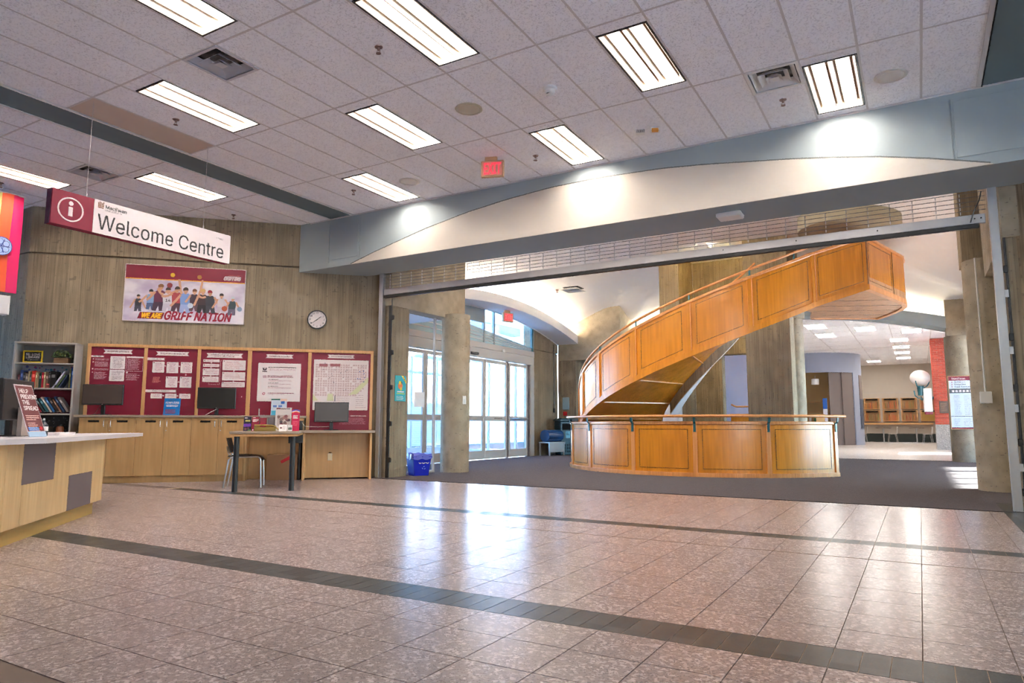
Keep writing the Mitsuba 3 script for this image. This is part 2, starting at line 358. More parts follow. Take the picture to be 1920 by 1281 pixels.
# ---------------------------------------------------------------- walls of the hall
at(W0[0], W0[1], 0, 45)
WL = struct('wall_back')
add(box(-4.15, 1.52, 0.06, 0.35, 0, 5.0), CAST, parent=WL)
for nm, z0, z1 in (('pour', 0, 3.600), ('pour', 3.622, 5.0)):
    add(rbox(-4.15, 1.50, 0, 0.07, z0, z1, 0.008), BOARD, nm, WL, label='board-marked concrete')
at()
W2 = struct('wall_left')
add(box(-15, -12.05, 5.31, 5.6, 0, 3.600), PALE, parent=W2)
add(box(-15, -12.05, 5.31, 5.6, 3.622, 5.0), PALE, 'pour', W2)
W3 = struct('wall_west')
for y0, y1, z0, z1 in ((-3.745, 2.3, 0, 5), (3.9, 5.31, 0, 5), (2.3, 3.9, 0, 0.8), (2.3, 3.9, 3.3, 5)):
    add(box(-15.25, -15, y0, y1, z0, z1), CAST, 'panel', W3)
WN = struct('window_1')
add(box(-15.12, -15.08, 2.3, 3.9, 0.8, 0.86), DOOR_ALU, 'rail', WN); add(box(-15.12, -15.08, 2.3, 3.9, 3.24, 3.3), DOOR_ALU, 'rail', WN)
for y in (2.3, 3.07, 3.84): add(box(-15.12, -15.08, y, y+0.06, 0.86, 3.24), DOOR_ALU, 'stile', WN)
for y in (2.36, 3.13): add(tri([(-15.1, y, .86), (-15.1, y+0.71, .86), (-15.1, y+0.71, 3.24), (-15.1, y, 3.24)], [[0, 1, 2], [0, 2, 3]]), GLASS, 'pane', WN)
W4 = struct('wall_front'); add(box(-15.25, 5.5, -4.0, -3.745, 0, 5), CAST, parent=W4)
W5 = struct('wall_east')
for y0, y1, z0, z1 in ((-3.745, -3.4, 0, 5), (4.6, 4.95, 0, 5), (-3.4, 4.6, 0, 0.6), (-3.4, 4.6, 3.5, 5)): add(box(5.2, 5.5, y0, y1, z0, z1), CAST, 'panel', W5)
WE = struct('window_6')
for k in range(6): add(box(5.33, 5.37, -3.4+1.592*k, -3.34+1.592*k if k < 5 else 4.6, 0.6, 3.5), DOOR_ALU, 'stile', WE)
for k in range(5): add(tri([(5.35, -3.34+1.592*k, .6), (5.35, -1.808+1.592*k, .6), (5.35, -1.808+1.592*k, 3.5), (5.35, -3.34+1.592*k, 3.5)], [[0, 1, 2], [0, 2, 3]]), GLASS, 'pane', WE)
lv_ = mikit.ply(hull([(5.58+0.26*a, y, -0.105*a+q) for a in (0, 1) for y in (-3.5, 4.7) for q in (0, 0.006)]), DOOR_ALU)
for k in range(19): scene[key(WE+'__sun_louver')] = {**lv_, 'to_world': T4().translate([0, 0, 0.66+0.155*k])}
at(1.10, 9.06, 0, -45)
W6 = struct('wall_right')
add(rbox(-0.15, 5.85, 0, 0.3, 0, 2.30, 0.006), BOARD, parent=W6)
add(rbox(-0.15, 5.85, 0, 0.3, 2.312, 5.0, 0.006), BOARD, 'pour', W6)
at()
# ---------------------------------------------------------------- ceiling fixtures of the hall
LW, LL = 0.452, 1.172
def half_bar(x, w, l, z, h, n=7):
    a = np.linspace(0, math.pi, n); sec = np.c_[x+w/2*np.cos(a), z-h*np.sin(a)]
    v = np.array([[(sx, y, sz) for sx, sz in sec] for y in (-l/2, l/2)])
    m = loft(v); return m
P('lens_trim', srgb(150, 122, 100), 0.5, 0.3)
def troffer_parts():
    a, b, zt = LW/2, LL/2, 0.10
    t = [box(-a, a, -b, b, zt, zt+0.01)]
    for s in (-1, 1):
        t += [box(s*a-0.006, s*a+0.006, -b, b, -0.002, zt), box(-a, a, s*b-0.006, s*b+0.006, -0.002, zt)]
    ridge = hull([(x, y, z) for y in (-b+0.01, b-0.01) for x, z in ((-0.055, 0.09), (0.055, 0.09), (0.0, 0.006))])
    side = [hull([(s*x, y, z) for y in (-b+0.01, b-0.01) for x, z in ((a-0.008, 0.0), (a-0.008, 0.09), (a-0.06, 0.09))]) for s in (-1, 1)]
    fr = [box(-a-0.012, a+0.012, s*(b+0.006)-0.008, s*(b+0.006)+0.008, -0.004, 0.012) for s in (-1, 1)] + [box(s*(a+0.006)-0.008, s*(a+0.006)+0.008, -b, b, -0.004, 0.012) for s in (-1, 1)]
    lens = half_bar(0, 0.118, LL-0.05, 0.088, 0.045)
    trim = cat_([box(s*0.108+q*0.064-0.003, s*0.108+q*0.064+0.003, -b+0.02, b-0.02, 0.040, 0.088) for s in (-1, 1) for q in (-1, 1)])
    return cat_(t), ridge, cat_(side), cat_(fr), trim, lens
TP_ = [mikit.ply(m, mt) for m, mt in zip(troffer_parts()[:5], (REFLECTOR, REFLECTOR, REFLECTOR, BLACK, 'mat_lens_trim'))]
LENS = mikit.ply(troffer_parts()[5], EM, smooth=40, **lamp(TROFFER))
TLAB = {(0, 0): 'second fluorescent ceiling light in from the left, above the hanging welcome sign', (3, 1): 'fluorescent ceiling light in the middle row left of centre, beside a round speaker grille', (0, 2): 'fluorescent ceiling light close to the bulkhead, left of the EXIT sign',
    (6, 0): 'large fluorescent ceiling light cut by the top edge, left of the dome camera', (9, 1): 'large fluorescent ceiling light right of the dome camera', (6, 2): 'fluorescent ceiling light by the bulkhead, right of the EXIT sign',
    (12, 2): 'rightmost fluorescent ceiling light, between an air diffuser and a round speaker', (3, -1): 'fluorescent ceiling light cut by the top edge above the square air diffuser', (-5, 1): 'fluorescent ceiling light beyond the grey ceiling band, just above the welcome sign lettering', (-8, 0): 'fluorescent ceiling light at the left edge above the rainbow flag'}
for i, j in LIGHTS:
    x, y = GX+GW*(i+0.5), GY+GL*(j+0.505)
    t = thing('ceiling_light', TLAB.get((i, j), 'recessed fluorescent ceiling light outside the picture'), 'ceiling light', 'recessed ceiling lights of the hall')
    for nm, d in zip(('housing', 'centre_reflector', 'side_reflector', 'frame', 'lens_trim'), TP_):
        scene[key(t+'__'+nm)] = {**d, 'to_world': T4().translate([x, y, HC])}
    for s in (-1, 1): scene[key(t+'__lens')] = {**LENS, 'to_world': T4().translate([x+s*0.108, y, HC])}
# ---------------------------------------------------------------- things on the ceiling
VENT_G = P('vent_metal', srgb(190, 190, 196), 0.35, 0.5)
def vent(x, y, z, label, size=0.50, mat=VENT_G):
    at(x, y, z); t = thing('air_diffuser', label, 'air vent')
    h = size/2
    add([box(-h, h, -h, -h+0.03, -0.012, 0.0), box(-h, h, h-0.03, h, -0.012, 0.0), box(-h, -h+0.03, -h+0.03, h-0.03, -0.012, 0), box(h-0.03, h, -h+0.03, h-0.03, -0.012, 0)], mat, 'frame', t)
    add(box(-h+0.03, h-0.03, -h+0.03, h-0.03, 0.06, 0.065), BLACK, 'throat', t)
    for q, (a, b, z0, z1) in enumerate(((0.40, 0.30, 0.045, -0.004), (0.27, 0.17, 0.038, -0.010), (0.14, 0.05, 0.030, -0.016))):
        k = size/0.5; a, b = a/2*k*1.05, b/2*k*1.05
        v = [(sx*r, sy*r, zz) for r, zz in ((a, z1), (b, z0), (b, z0+0.004), (a, z1+0.004)) for sx, sy in ((-1, -1), (1, -1), (1, 1), (-1, 1))]
        f = []
        for l in range(4):
            for s in range(4):
                p, n2 = l*4, ((l+1) % 4)*4; f += [[p+s, p+(s+1) % 4, n2+(s+1) % 4], [p+s, n2+(s+1) % 4, n2+s]]
        m = tri(v, f); m.fix_normals(); add(m, mat, 'cone_ring', t)
    add(hull([(sx*0.045, sy*0.045, -0.016) for sx in (-1, 1) for sy in (-1, 1)]+[(0, 0, 0.01)]), mat, 'centre_cap', t); at()
vent(GX+GW*2.5, GY+GL*0.168, HC, 'square grey air diffuser between two ceiling lights at the top left')
vent(GX+GW*11.5, GY+GL*2.168, HC, 'square air diffuser beside the rightmost ceiling light', mat=WHITE)
vent(GX+GW*-5.5, GY+GL*0.84, HC, 'square air diffuser beyond the grey ceiling band, above the welcome sign')
SPK = P('speaker_grille', srgb(196, 188, 168), 0.7, 0.3)
SPK2 = P('speaker_grille_white', srgb(212, 206, 200), 0.7, 0.3)
for x, y, mt, lb in ((-4.09, 5.99, SPK, 'round beige ceiling speaker in the middle of the ceiling'), (-6.105, 7.456, SPK2, 'round ceiling speaker beside the light nearest the grey band'), (-0.046, 7.514, SPK2, 'round white ceiling speaker at the far right of the ceiling')):
    at(x, y, HC); t = thing('ceiling_speaker', lb, 'speaker', 'round ceiling speakers')
    add(lathe([(0.125, 0), (0.150, 0), (0.152, -0.006), (0.135, -0.014), (0.118, -0.010)], 40), mt, 'rim', t, smooth=40)
    add(cyl(0, 0, -0.009, 0, 0.12, 40), mt, 'grille', t, smooth=40)
SPR = two('sprinkler_metal', {'type': 'principled', 'base_color': rgb(srgb(110, 84, 78)), 'metallic': 0.7, 'roughness': 0.35})
for x, y, lb in ((-4.105, 4.528, 'sprinkler head between two large ceiling lights near the top'), (-7.138, 4.52, 'sprinkler head left of the second light, above the grey band'), (-7.072, 7.338, 'sprinkler head left of the light nearest the grey band end'), (-4.092, 7.535, 'sprinkler head right of the EXIT sign'), (-1.06, 7.513, 'sprinkler head just below the right air diffuser'), (-9.657, 7.233, 'sprinkler head above the right end of the welcome sign'), (-11.266, 4.525, 'sprinkler head at the left edge above the flag')):
    at(x, y, HC); t = thing('sprinkler_head', lb, 'sprinkler', 'ceiling sprinkler heads')
    add(lathe([(0, 0), (0.038, 0), (0.036, -0.006), (0.014, -0.010), (0.011, -0.035), (0, -0.035)], 16), SPR, 'body', t, smooth=40)
    add([tube([(s*0.008, 0, -0.03), (s*0.02, 0, -0.045), (s*0.004, 0, -0.062)], 0.003, 6) for s in (-1, 1)], SPR, 'yoke', t)
    add(cyl(0, 0, -0.067, -0.062, 0.024, 12), SPR, 'deflector', t)
at(-3.099, 6.021, HC); t = thing('dome_camera', 'small white dome security camera on the ceiling', 'camera')
add(lathe([(0, 0), (0.075, 0), (0.075, -0.02), (0.062, -0.032), (0, -0.032)], 32), WHITE, 'base', t, smooth=30)
add(lathe([(0.055, -0.03), (0.053, -0.05), (0.04, -0.07), (0, -0.082)], 24), WHITE, 'dome', t, smooth=60)
add(hull([(0.0+0.026*math.cos(a), -0.030+0.026*math.sin(a)*0.8, -0.062+0.018*math.sin(a)) for a in np.linspace(0, 6.28, 13)]+[(0, -0.052, -0.074)]), BLACK, 'lens', t)
for x, y, c, lb in ((-2.65, 7.472, None, 'white smoke detector left of its amber twin on the ceiling'), (-2.478, 7.504, 1, 'white detector with an amber strobe window on the ceiling')):
    at(x, y, HC, 20); t = thing('smoke_detector', lb, 'smoke detector')
    add(rbox(-0.055, 0.055, -0.04, 0.04, -0.05, 0, 0.008), WHITE, 'body', t)
    if c: add(rbox(-0.04, 0.04, -0.045, 0.0, -0.056, -0.015, 0.006), PAINT, 'strobe', t, col=srgb(214, 150, 60))
    else: add([box(-0.04+0.02*k, -0.03+0.02*k, -0.042, -0.03, -0.045, -0.012) for k in range(5)], GROUT, 'slots', t)
at(-4.60, 7.30, HC, 20); t = thing('exit_sign', 'red EXIT sign hanging from the ceiling by the bulkhead', 'exit sign')
EXC = P('exit_case', srgb(196, 158, 120), 0.5, 0.4)
def exit_sign(t, k=1.0):
    add(rbox(-0.15*k, 0.15*k, -0.03*k, 0.03*k, -0.27*k, -0.055*k, 0.006), EXC, 'case', t)
    add(rbox(-0.10*k, 0.06*k, -0.025*k, 0.025*k, -0.055*k, 0.0, 0.004), EXC, 'canopy', t)
    add(rect(-0.135*k, 0.135*k, -0.255*k, -0.07*k, -0.032*k, 0.003), PAINT, 'face', t, col=srgb(226, 150, 130))
    add(text('EXIT', 0.145*k, 0, -0.235*k, -0.0325*k, True, width=0.235*k, depth=0.004), P('exit_red', (0.7, 0.03, 0.05), 0.5) if 'mat_exit_red' not in scene else 'mat_exit_red', 'lettering', t, extra=lamp((0.30, 0.012, 0.025)))
exit_sign(t)
at(-1.89, 8.56, ZB); t = thing('wireless_access_point', 'white wireless access point under the bulkhead', 'access point')
add(hull([(x*s, y*s, z) for x in (-0.15, 0.15) for y in (-0.11, 0.11) for z, s in ((0, 0.9), (-0.012, 1), (-0.05, 0.97), (-0.062, 0.88))]), WHITE, 'body', t)
add(box(-0.08, 0.08, -0.05, 0.05, 0.0, 0.001), GROUT, 'bracket', t)
at()
# ---------------------------------------------------------------- rolling grille in the opening
YG = 9.06
at(); gr = thing('rolling_grille', 'raised metal rolling grille across the wide opening', 'rolling grille')
add(rbox(-7.93, 0.76, YG-0.02, YG+0.02, 3.135, 3.240, 0.004), ALU, 'bottom_bar', gr)
add(rbox(-7.93, 0.70, YG-0.025, YG+0.025, 3.085, 3.135, 0.006), BLACK, 'rubber_seal', gr)
rod = mikit.ply(tube([(-7.93, YG, 0), (0.77, YG, 0)], 0.004, 6), two('grille_rod', {'type': 'principled', 'base_color': rgb(srgb(120, 120, 122)), 'metallic': 0.6, 'roughness': 0.4}))
for k in range(5): scene[key(gr+'__rod')] = {**rod, 'to_world': T4().translate([0, 0, 3.290+0.052*k])}
lk = []
for k in range(5): lk += [box(-0.005, 0.005, -0.006, 0.006, 3.252+0.052*k, 3.285+0.052*k)]
link = mikit.ply(cat_(lk), ALU)
for k in range(37): scene[key(gr+'__link_chain')] = {**link, 'to_world': T4().translate([-7.80+0.2315*k, YG-0.006, 0])}
add(tube(bend([(0.62, YG-0.03, 3.15), (0.66, YG-0.05, 3.28), (0.72, YG-0.03, 3.40), (0.74, YG, 3.50)], 0.05), 0.006, 6), BLACK, 'cable', gr)
for x in (-2.1, -1.2, -0.3, 0.66, 0.72): add(cyl(0, 0, 0, 0.004, 0.008, 8).apply_transform(np.array([[1,0,0,x],[0,0,1,YG-0.024],[0,-1,0,3.19],[0,0,0,1.0]])), DARK, 'rivet', gr)
for x, nm, lb in ((-7.985, 'guide_post', 'metal guide post of the grille at the left end of the opening'), (0.835, 'guide_post', 'tall shiny metal guide post of the grille at the right edge of the picture')):
    t = thing(nm, lb, 'guide post')
    add([rbox(x-0.042, x+0.042, YG-0.03, YG-0.022, 0.001, ZB, 0.002), rbox(x-0.042, x-0.034, YG-0.03, YG+0.05, 0.001, ZB, 0.002), rbox(x+0.034, x+0.042, YG-0.03, YG+0.05, 0.001, ZB, 0.002)], ALU, 'channel', t)
    add(box(x-0.034, x+0.034, YG+0.03, YG+0.045, 0.001, ZB), DARK, 'slot', t)
    for k in range(4 if x > 0 else 0): add(box(x+0.042, x+0.075, YG-0.028, YG-0.020, 0.42+0.62*k, 0.50+0.62*k), ALU, 'fixing_tab', t)
# ---------------------------------------------------------------- concrete sides of the opening
for sx, x0, nm in ((1, -7.80, 'wall_side'), (-1, 0.90, 'wall_side')):
    w = struct(nm)
    xa, xb = (x0-0.30, x0) if sx > 0 else (x0, x0+0.30)
    add(rbox(xa, xb, 9.13, 9.60, 0, 2.955, 0.006), BOARD, parent=w, label='board-marked concrete pier')
    add(rbox(xa, xb, 9.10, 11.36 if sx > 0 else 11.5, 2.955, 4.9, 0.006), CAST, 'lintel', w, label='concrete lintel')
st = thing('edge_strip', 'black vertical strip with latch clips on the concrete pier left of the opening', 'door edge strip')
add(rbox(-7.86, -7.795, 9.105, 9.128, 0.002, 3.08, 0.003), BLACK, 'strip', st)
for z in (2.74, 2.13, 1.53, 0.91, 0.30):
    add(hull([(-7.81, 9.08, z-0.05), (-7.73, 9.08, z-0.035), (-7.73, 9.08, z+0.035), (-7.81, 9.08, z+0.05), (-7.81, 9.105, z-0.05), (-7.73, 9.105, z-0.035), (-7.73, 9.105, z+0.035), (-7.81, 9.105, z+0.05)]), BLACK, 'clip', st)
st = thing('edge_strip', 'dark vertical strip with latch clips beside the right guide post', 'door edge strip')
add(rbox(0.905, 0.93, 9.108, 9.128, 0.002, 3.08, 0.003), BLACK, 'strip', st)
for z in (2.6, 1.85, 1.30, 0.72, 0.20): add(rbox(0.885, 0.93, 9.088, 9.108, z-0.04, z+0.04, 0.006), BLACK, 'clip', st)
def column(name, x, y, r, h, label, cap=None):
    at(x, y, 0); t = thing(name, label, 'column')
    add(lathe([(0, 0.0035), (r, 0.0035), (r, h), (0, h)], 48), CAST, 'shaft', t, smooth=30)
    return t
column('round_column', -7.72, 10.94, 0.275, 3.02, 'round concrete column left of the glass doors')
t = column('round_column', 0.955, 11.80, 0.305, 3.25, 'large dark round concrete column beside the right guide post')
at(); t2 = struct('wall_pier'); add(rbox(0.655, 1.35, 11.62, 12.35, 3.25, 5.2, 0.006), BOARD, parent=t2)
t = thing('conduit', 'thin pale conduit ending in a square junction box on the dark right column', 'conduit')
add(tube([(0.80, 11.46, 1.32), (0.80, 11.46, 3.24)], 0.012, 8), WHITE, 'pipe', t)
add(rbox(0.73, 0.87, 11.40, 11.46, 1.20, 1.36, 0.006), WHITE, 'junction_box', t)
column('round_column', 0.97, 20.62, 0.33, 3.13, 'pale round column with a map sign at the far right')
at(); t2 = struct('wall_pier'); add(rbox(0.70, 1.9, 20.3, 21.0, 3.13, 5.4, 0.006), CAST, parent=t2)
# ---------------------------------------------------------------- arches and the lobby ceiling
XA, XAB, YA = -9.0, -9.69, 20.3
def arch_y(y): return 3.93-0.54*((y-15.0)/4.3)**2
def arch_x(x): return 3.93-0.60*((x+3.6)/4.3)**2
ar = struct('trim_2'); labels[ar]['label'] = 'broad white arch over the entrance doors'
ys = np.linspace(9.6, 19.3, 49)
add(loft(np.array([[(XA, y, arch_y(y)), (XA, y, arch_y(y)+0.25), (XA-0.06, y, arch_y(y)+0.25), (XA-0.06, y, arch_y(y)+0.04), (XAB, y, arch_y(y)+0.04), (XAB, y, arch_y(y))] for y in ys])), GYP_WHITE, parent=ar, smooth=25)
ar2 = struct('trim_3')
xs = np.linspace(-9.69, 0.71, 49)
add(loft(np.array([[(x, YA, arch_x(x)), (x, YA, arch_x(x)+0.30), (x, YA+0.06, arch_x(x)+0.30), (x, YA+0.06, arch_x(x)+0.04), (x, YA+0.7, arch_x(x)+0.04), (x, YA+0.7, arch_x(x))] for x in xs])), GYP_TEAL, parent=ar2, smooth=25)
ar3 = struct('trim_4')
add(loft(np.array([[(1.35, y, arch_y(y)), (1.35, y, arch_y(y)+0.25), (1.41, y, arch_y(y)+0.25), (1.41, y, arch_y(y)+0.04), (1.95, y, arch_y(y)+0.04), (1.95, y, arch_y(y))] for y in np.linspace(12.3, 20.3, 40)])), GYP_WHITE, parent=ar3, smooth=25)
for nm, pts in (('left', [(XAB, y, arch_y(y)) for y in ys]), ('back', [(x, YA+0.7, arch_x(x)) for x in xs]), ('right', [(1.95, y, arch_y(y)) for y in np.linspace(9.0, 20.9, 40)])):
    w_ = struct('wall_cove'); pa = np.array(pts); e_ = np.array([-0.03, 0, 0]) if nm == 'left' else np.array([0, 0.03, 0]) if nm == 'back' else np.array([0.03, 0, 0])
    lo = -0.02 if nm != 'right' else -0.02
    add(loft(np.array([[p+[0, 0, lo], p+[0, 0, 0.75], p+e_+[0, 0, 0.75], p+e_+[0, 0, lo]] for p in pa])), GYP_WHITE, parent=w_, smooth=25)
wr_ = struct('wall_lobby_right')
for y0, y1, z0, z1 in ((9.0, 12.4, 0, 4.6), (12.4, 21.3, 3.1, 4.6), (21.3, 22.0, 0, 4.6)): add(box(2.0, 2.3, y0, y1, z0, z1), CAST, 'panel', wr_)
at(2.15, 0, 0, -90); WR = struct('window_5')        # x = -world y
for k in range(8):
    x = -21.3+1.27*k; add(rbox(x-0.04, x+0.04, -0.05, 0.05, 0.0, 3.1, 0.004), DOOR_ALU, 'mullion', WR)
    if k < 7: add(tri([(x+0.04, 0, 0.12), (x+1.23, 0, 0.12), (x+1.23, 0, 3.04), (x+0.04, 0, 3.04)], [[0, 1, 2], [0, 2, 3]]), GLASS, 'pane', WR)
add(rbox(-21.3, -12.4, -0.05, 0.05, 0.0, 0.12, 0.004), DOOR_ALU, 'rail', WR); add(rbox(-21.3, -12.4, -0.05, 0.05, 3.04, 3.1, 0.004), DOOR_ALU, 'rail', WR)
at(); cp = struct('canopy_outside'); add(box(2.3, 8.25, 9.0, 26.0, 3.3, 3.5), GYP_WHITE, parent=cp)
for y in (9.3, 14.5, 20.0, 25.6): add(cyl(7.6, y, -0.06, 3.3, 0.15, 20), GYP_WHITE, 'post', cp)
SC = np.array([-3.8904, 15.0734]); RP, RB, RI = 3.018, 2.82, 1.09
LC = struct('ceiling_lobby')
def outer(phi):
    c, s = math.cos(phi), math.sin(phi); x0, x1, y0, y1 = -9.69, 1.95, 9.0, 21.0
    t = min(((x1 if c > 0 else x0)-SC[0])/c if abs(c) > 1e-9 else 1e9, ((y1 if s > 0 else y0)-SC[1])/s if abs(s) > 1e-9 else 1e9)
    x, y = SC[0]+c*t, SC[1]+s*t
    if abs(x-x0) < 1e-6 or abs(x-x1) < 1e-6: z = arch_y(y)+0.44
    else: z = arch_x(x)+0.44 if y > 15 else 4.42
    return x, y, max(z, 3.7)
RO, ZO = 2.6, 5.0
V = []
N = 240
for i in range(N):
    a = 2*math.pi*i/N
    ox, oy, oz = outer(a); ix, iy = SC[0]+RO*math.cos(a), SC[1]+RO*math.sin(a)
    row = []
    for q in np.linspace(0, 1, 13):
        e = q; zz = oz+(ZO-oz)*(1-(1-e)**1.6)
        row.append((ox+(ix-ox)*q, oy+(iy-oy)*q, zz))
    V.append(row)
V = np.array(V); f = []
for i in range(N):
    for j in range(12):
        a, b = i*13+j, ((i+1) % N)*13+j; f += [[a, b+1, a+1], [a, b, b+1]]
lm = tri(V.reshape(-1, 3), f)
add(lm, GYP_WHITE, parent=LC, smooth=28, label='white vaulted ceiling round the stair')
Vu = V.copy(); Vu[:, :, 2] += 0.25
add(tri(Vu.reshape(-1, 3), f), GYP_WHITE, 'deck', LC)
UPW = P('soffit_disc', srgb(160, 152, 132), 0.8, 0.2)
add(cyl(SC[0], SC[1], ZO-0.002, ZO+0.2, RO+0.01, 72), GYP_WHITE, 'centre', LC)
cs = struct('trim_7'); add(cyl(-0.98, 14.62, 4.70, 4.99, 0.92, 48), UPW, parent=cs, smooth=30, label='round dropped soffit over the landing')
for y0, y1, x, nm in ((9.6, 19.2, -9.40, 'left'),):
    ct = thing('cove_light', 'warm tube light lying in the trough on top of the entrance arch', 'cove light')
    yy = np.linspace(y0, y1, 40); add(tube([(x, y, arch_y(y)+0.15) for y in yy], 0.035, 8), EM, 'tube', ct, smooth=40, extra=lamp(COVE))
ct = thing('cove_light', 'warm tube light lying in the trough on top of the far grey arch', 'cove light')
add(tube([(x, YA+0.36, arch_x(x)+0.16) for x in np.linspace(-8.5, 0.6, 40)], 0.035, 8), EM, 'tube', ct, smooth=40, extra=lamp(COVE))
for k, x in enumerate((-6.6, -5.1, -3.6, -2.1)):
    at(x, 9.75, 4.30); t = thing('spotlight', 'spotlight behind the bulkhead aimed at the stair', 'spotlight', 'spotlights behind the bulkhead')
    d_ = np.array([SC[0]*0.55+x*0.45-x, 15.3-9.75, 1.6-4.30]); d_ /= np.linalg.norm(d_)
    e1 = np.cross(d_, [0, 0, 1]); e1 /= np.linalg.norm(e1); e2 = np.cross(e1, d_)
    m_ = np.eye(4); m_[:3, 0], m_[:3, 1], m_[:3, 2] = e1, e2, -d_; keep = F.copy(); back(keep @ m_)
    add(lathe([(0.05, 0.30), (0.16, 0.18), (0.165, 0.0), (0.155, 0.0), (0.15, 0.03), (0.15, 0.17), (0.04, 0.28)], 24), WHITE, 'head', t, smooth=30)
    add(cyl(0, 0, 0.031, 0.04, 0.149, 24), EM, 'lens', t, extra=lamp(SPOT)); back(keep)
    add(tube([(0, -0.02, 0.1), (0, -0.02, 0.55)], 0.012, 8), WHITE, 'stem', t)
vent(-7.72, 16.3, 4.44, 'square white air diffuser on the lobby ceiling above the entrance doors', 0.5, WHITE)
at(-8.0, 15.9, 4.40); t = thing('sprinkler_head', 'sprinkler head on the white lobby ceiling', 'sprinkler')
add(lathe([(0, 0.02), (0.04, 0.02), (0.04, -0.006), (0.012, -0.01), (0.012, -0.05), (0, -0.05)], 12), SPR, 'body', t); add(cyl(0, 0, -0.055, -0.05, 0.03, 10), SPR, 'deflector', t)
# concrete wall with the door recess at the far left of the lobby
at(); wf = struct('wall_back_left')
add(rbox(-9.69, -9.08, 19.3, 21.0, 0, 2.885, 0.006), BOARD, parent=wf, label='board-marked pier beside the waste bins')
add(rbox(-9.69, -7.6, 19.3, 21.0, 2.885, 5.3, 0.006), CAST, 'lintel', wf)
add(box(-9.08, -7.6, 20.6, 20.9, 0, 2.885), PALE, 'recess', wf)
wg = struct('wall_fin'); add(rbox(-10.05, -9.70, 17.735, 19.0, 0, 3.10, 0.005), PALE, parent=wg, label='pale board-marked concrete by the doors')
add(rbox(-10.05, -9.70, 17.735, 19.3, 3.112, 4.3, 0.005), PALE, 'pour', wg)
add(rbox(-9.95, -9.72, 19.0, 19.3, 0, 3.10, 0.005), PALE, 'pour', wg)
t = thing('wall_switch_pull', 'thin black cord with a switch hanging down the pale concrete by the doors', 'cord')
add(tube([(-9.68, 18.98, 1.40), (-9.68, 18.98, 3.38)], 0.010, 6), BLACK, 'cord', t); add(rbox(-9.71, -9.65, 18.95, 19.01, 1.27, 1.40, 0.01), BLACK, 'switch', t)
# door in the recess
dd = struct('door_2')
at(-9.08, 20.6, 0)
add(rbox(0.02, 1.06, -0.06, 0, 0, 2.25, 0.004), EDGE_WOOD, 'frame', dd); add(rbox(0.10, 0.98, -0.075, -0.055, 0.02, 2.16, 0.004), GYP_WHITE, 'leaf', dd)
add(rbox(0.2, 0.34, -0.082, -0.072, 1.05, 1.55, 0.002), PAINT, 'yellow_sign', dd, col=srgb(232, 196, 40))
# fire alarm
at(-9.69, 19.3, 0); t = thing('fire_alarm', 'red pull station with a glass box above on the pier by the waste bins', 'fire alarm')
add(rbox(0.18, 0.30, -0.05, 0, 1.18, 1.30, 0.008), PAINT, 'pull_station', t, col=srgb(190, 30, 34))
add(rbox(0.16, 0.38, -0.04, 0, 1.36, 1.74, 0.008), PAINT, 'glass_box', t, col=srgb(150, 176, 186))
# ---------------------------------------------------------------- glass doors of the vestibule
at(-9.70, 0, 0, 90)         # x = world y, facing +x
DW = struct('door_1')
def leaf(x0, x1, z1=2.60, nm='leaf', plate=True, s=0.075):
    t = DW+'__'+nm; t = key(t)
    add([rbox(x0, x0+s, 0.0, 0.05, 0.02, z1, 0.004), rbox(x1-s, x1, 0.0, 0.05, 0.02, z1, 0.004), rbox(x0+s, x1-s, 0, 0.05, z1-0.08, z1, 0.004), rbox(x0+s, x1-s, 0, 0.05, 1.0, 1.125, 0.004), rbox(x0+s, x1-s, 0, 0.05, 0.02, 0.235, 0.004)], DOOR_ALU, None, t)
    for z0, zz in ((0.235, 1.0), (1.125, z1-0.08)):
        add(tri([(x0+s, 0.025, z0), (x1-s, 0.025, z0), (x1-s, 0.025, zz), (x0+s, 0.025, zz)], [[0, 1, 2], [0, 2, 3]]), GLASS, 'pane', t)
    return t
leaf(13.86, 15.04); leaf(15.05, 16.20); lb = leaf(16.30, 17.335)
add(tube(bend([(16.36, -0.0, 1.06), (16.36, -0.06, 1.06), (17.28, -0.06, 1.06), (17.28, 0, 1.06)], 0.03), 0.018, 8), CHROME, 'push_bar', lb)
add(rbox(16.205, 16.295, 0.01, 0.06, 0.0, 2.62, 0.004), CHARCOAL, 'post', DW)
add(rbox(17.34, 17.50, 0.02, 0.07, 0.0, 2.62, 0.004), CHARCOAL, 'post', DW)
add(rbox(17.50, 17.69, -0.03, 0.10, 0.0, 3.02, 0.006), DOOR_ALU, 'jamb', DW)
for z in (0.7, 1.75): add(rbox(17.46, 17.52, -0.045, 0, z-0.09, z+0.09, 0.004), GYP_CREAM, 'hinge_plate', DW)
add(rbox(11.3, 17.5, -0.06, 0.10, 2.62, 2.86, 0.006), DOOR_ALU, 'header', DW); add(rbox(11.3, 17.69, -0.04, 0.10, 2.868, 3.02, 0.006), DOOR_ALU, 'header', DW)
add(rbox(14.30, 14.62, -0.11, -0.06, 2.665, 2.725, 0.008), BLACK, 'motion_sensor', DW); add(rbox(15.85, 15.95, -0.09, -0.04, 2.85, 2.93, 0.01), WHITE, 'sensor', DW)
add(lines(15.55, 15.95, 1.075, 1, 0.1, 0.02, 0.0), CHARCOAL, 'label_strip', DW)
for x0, x1 in ((11.35, 12.55), (12.56, 13.80)): leaf(x0, x1, 2.60, 'side_light')
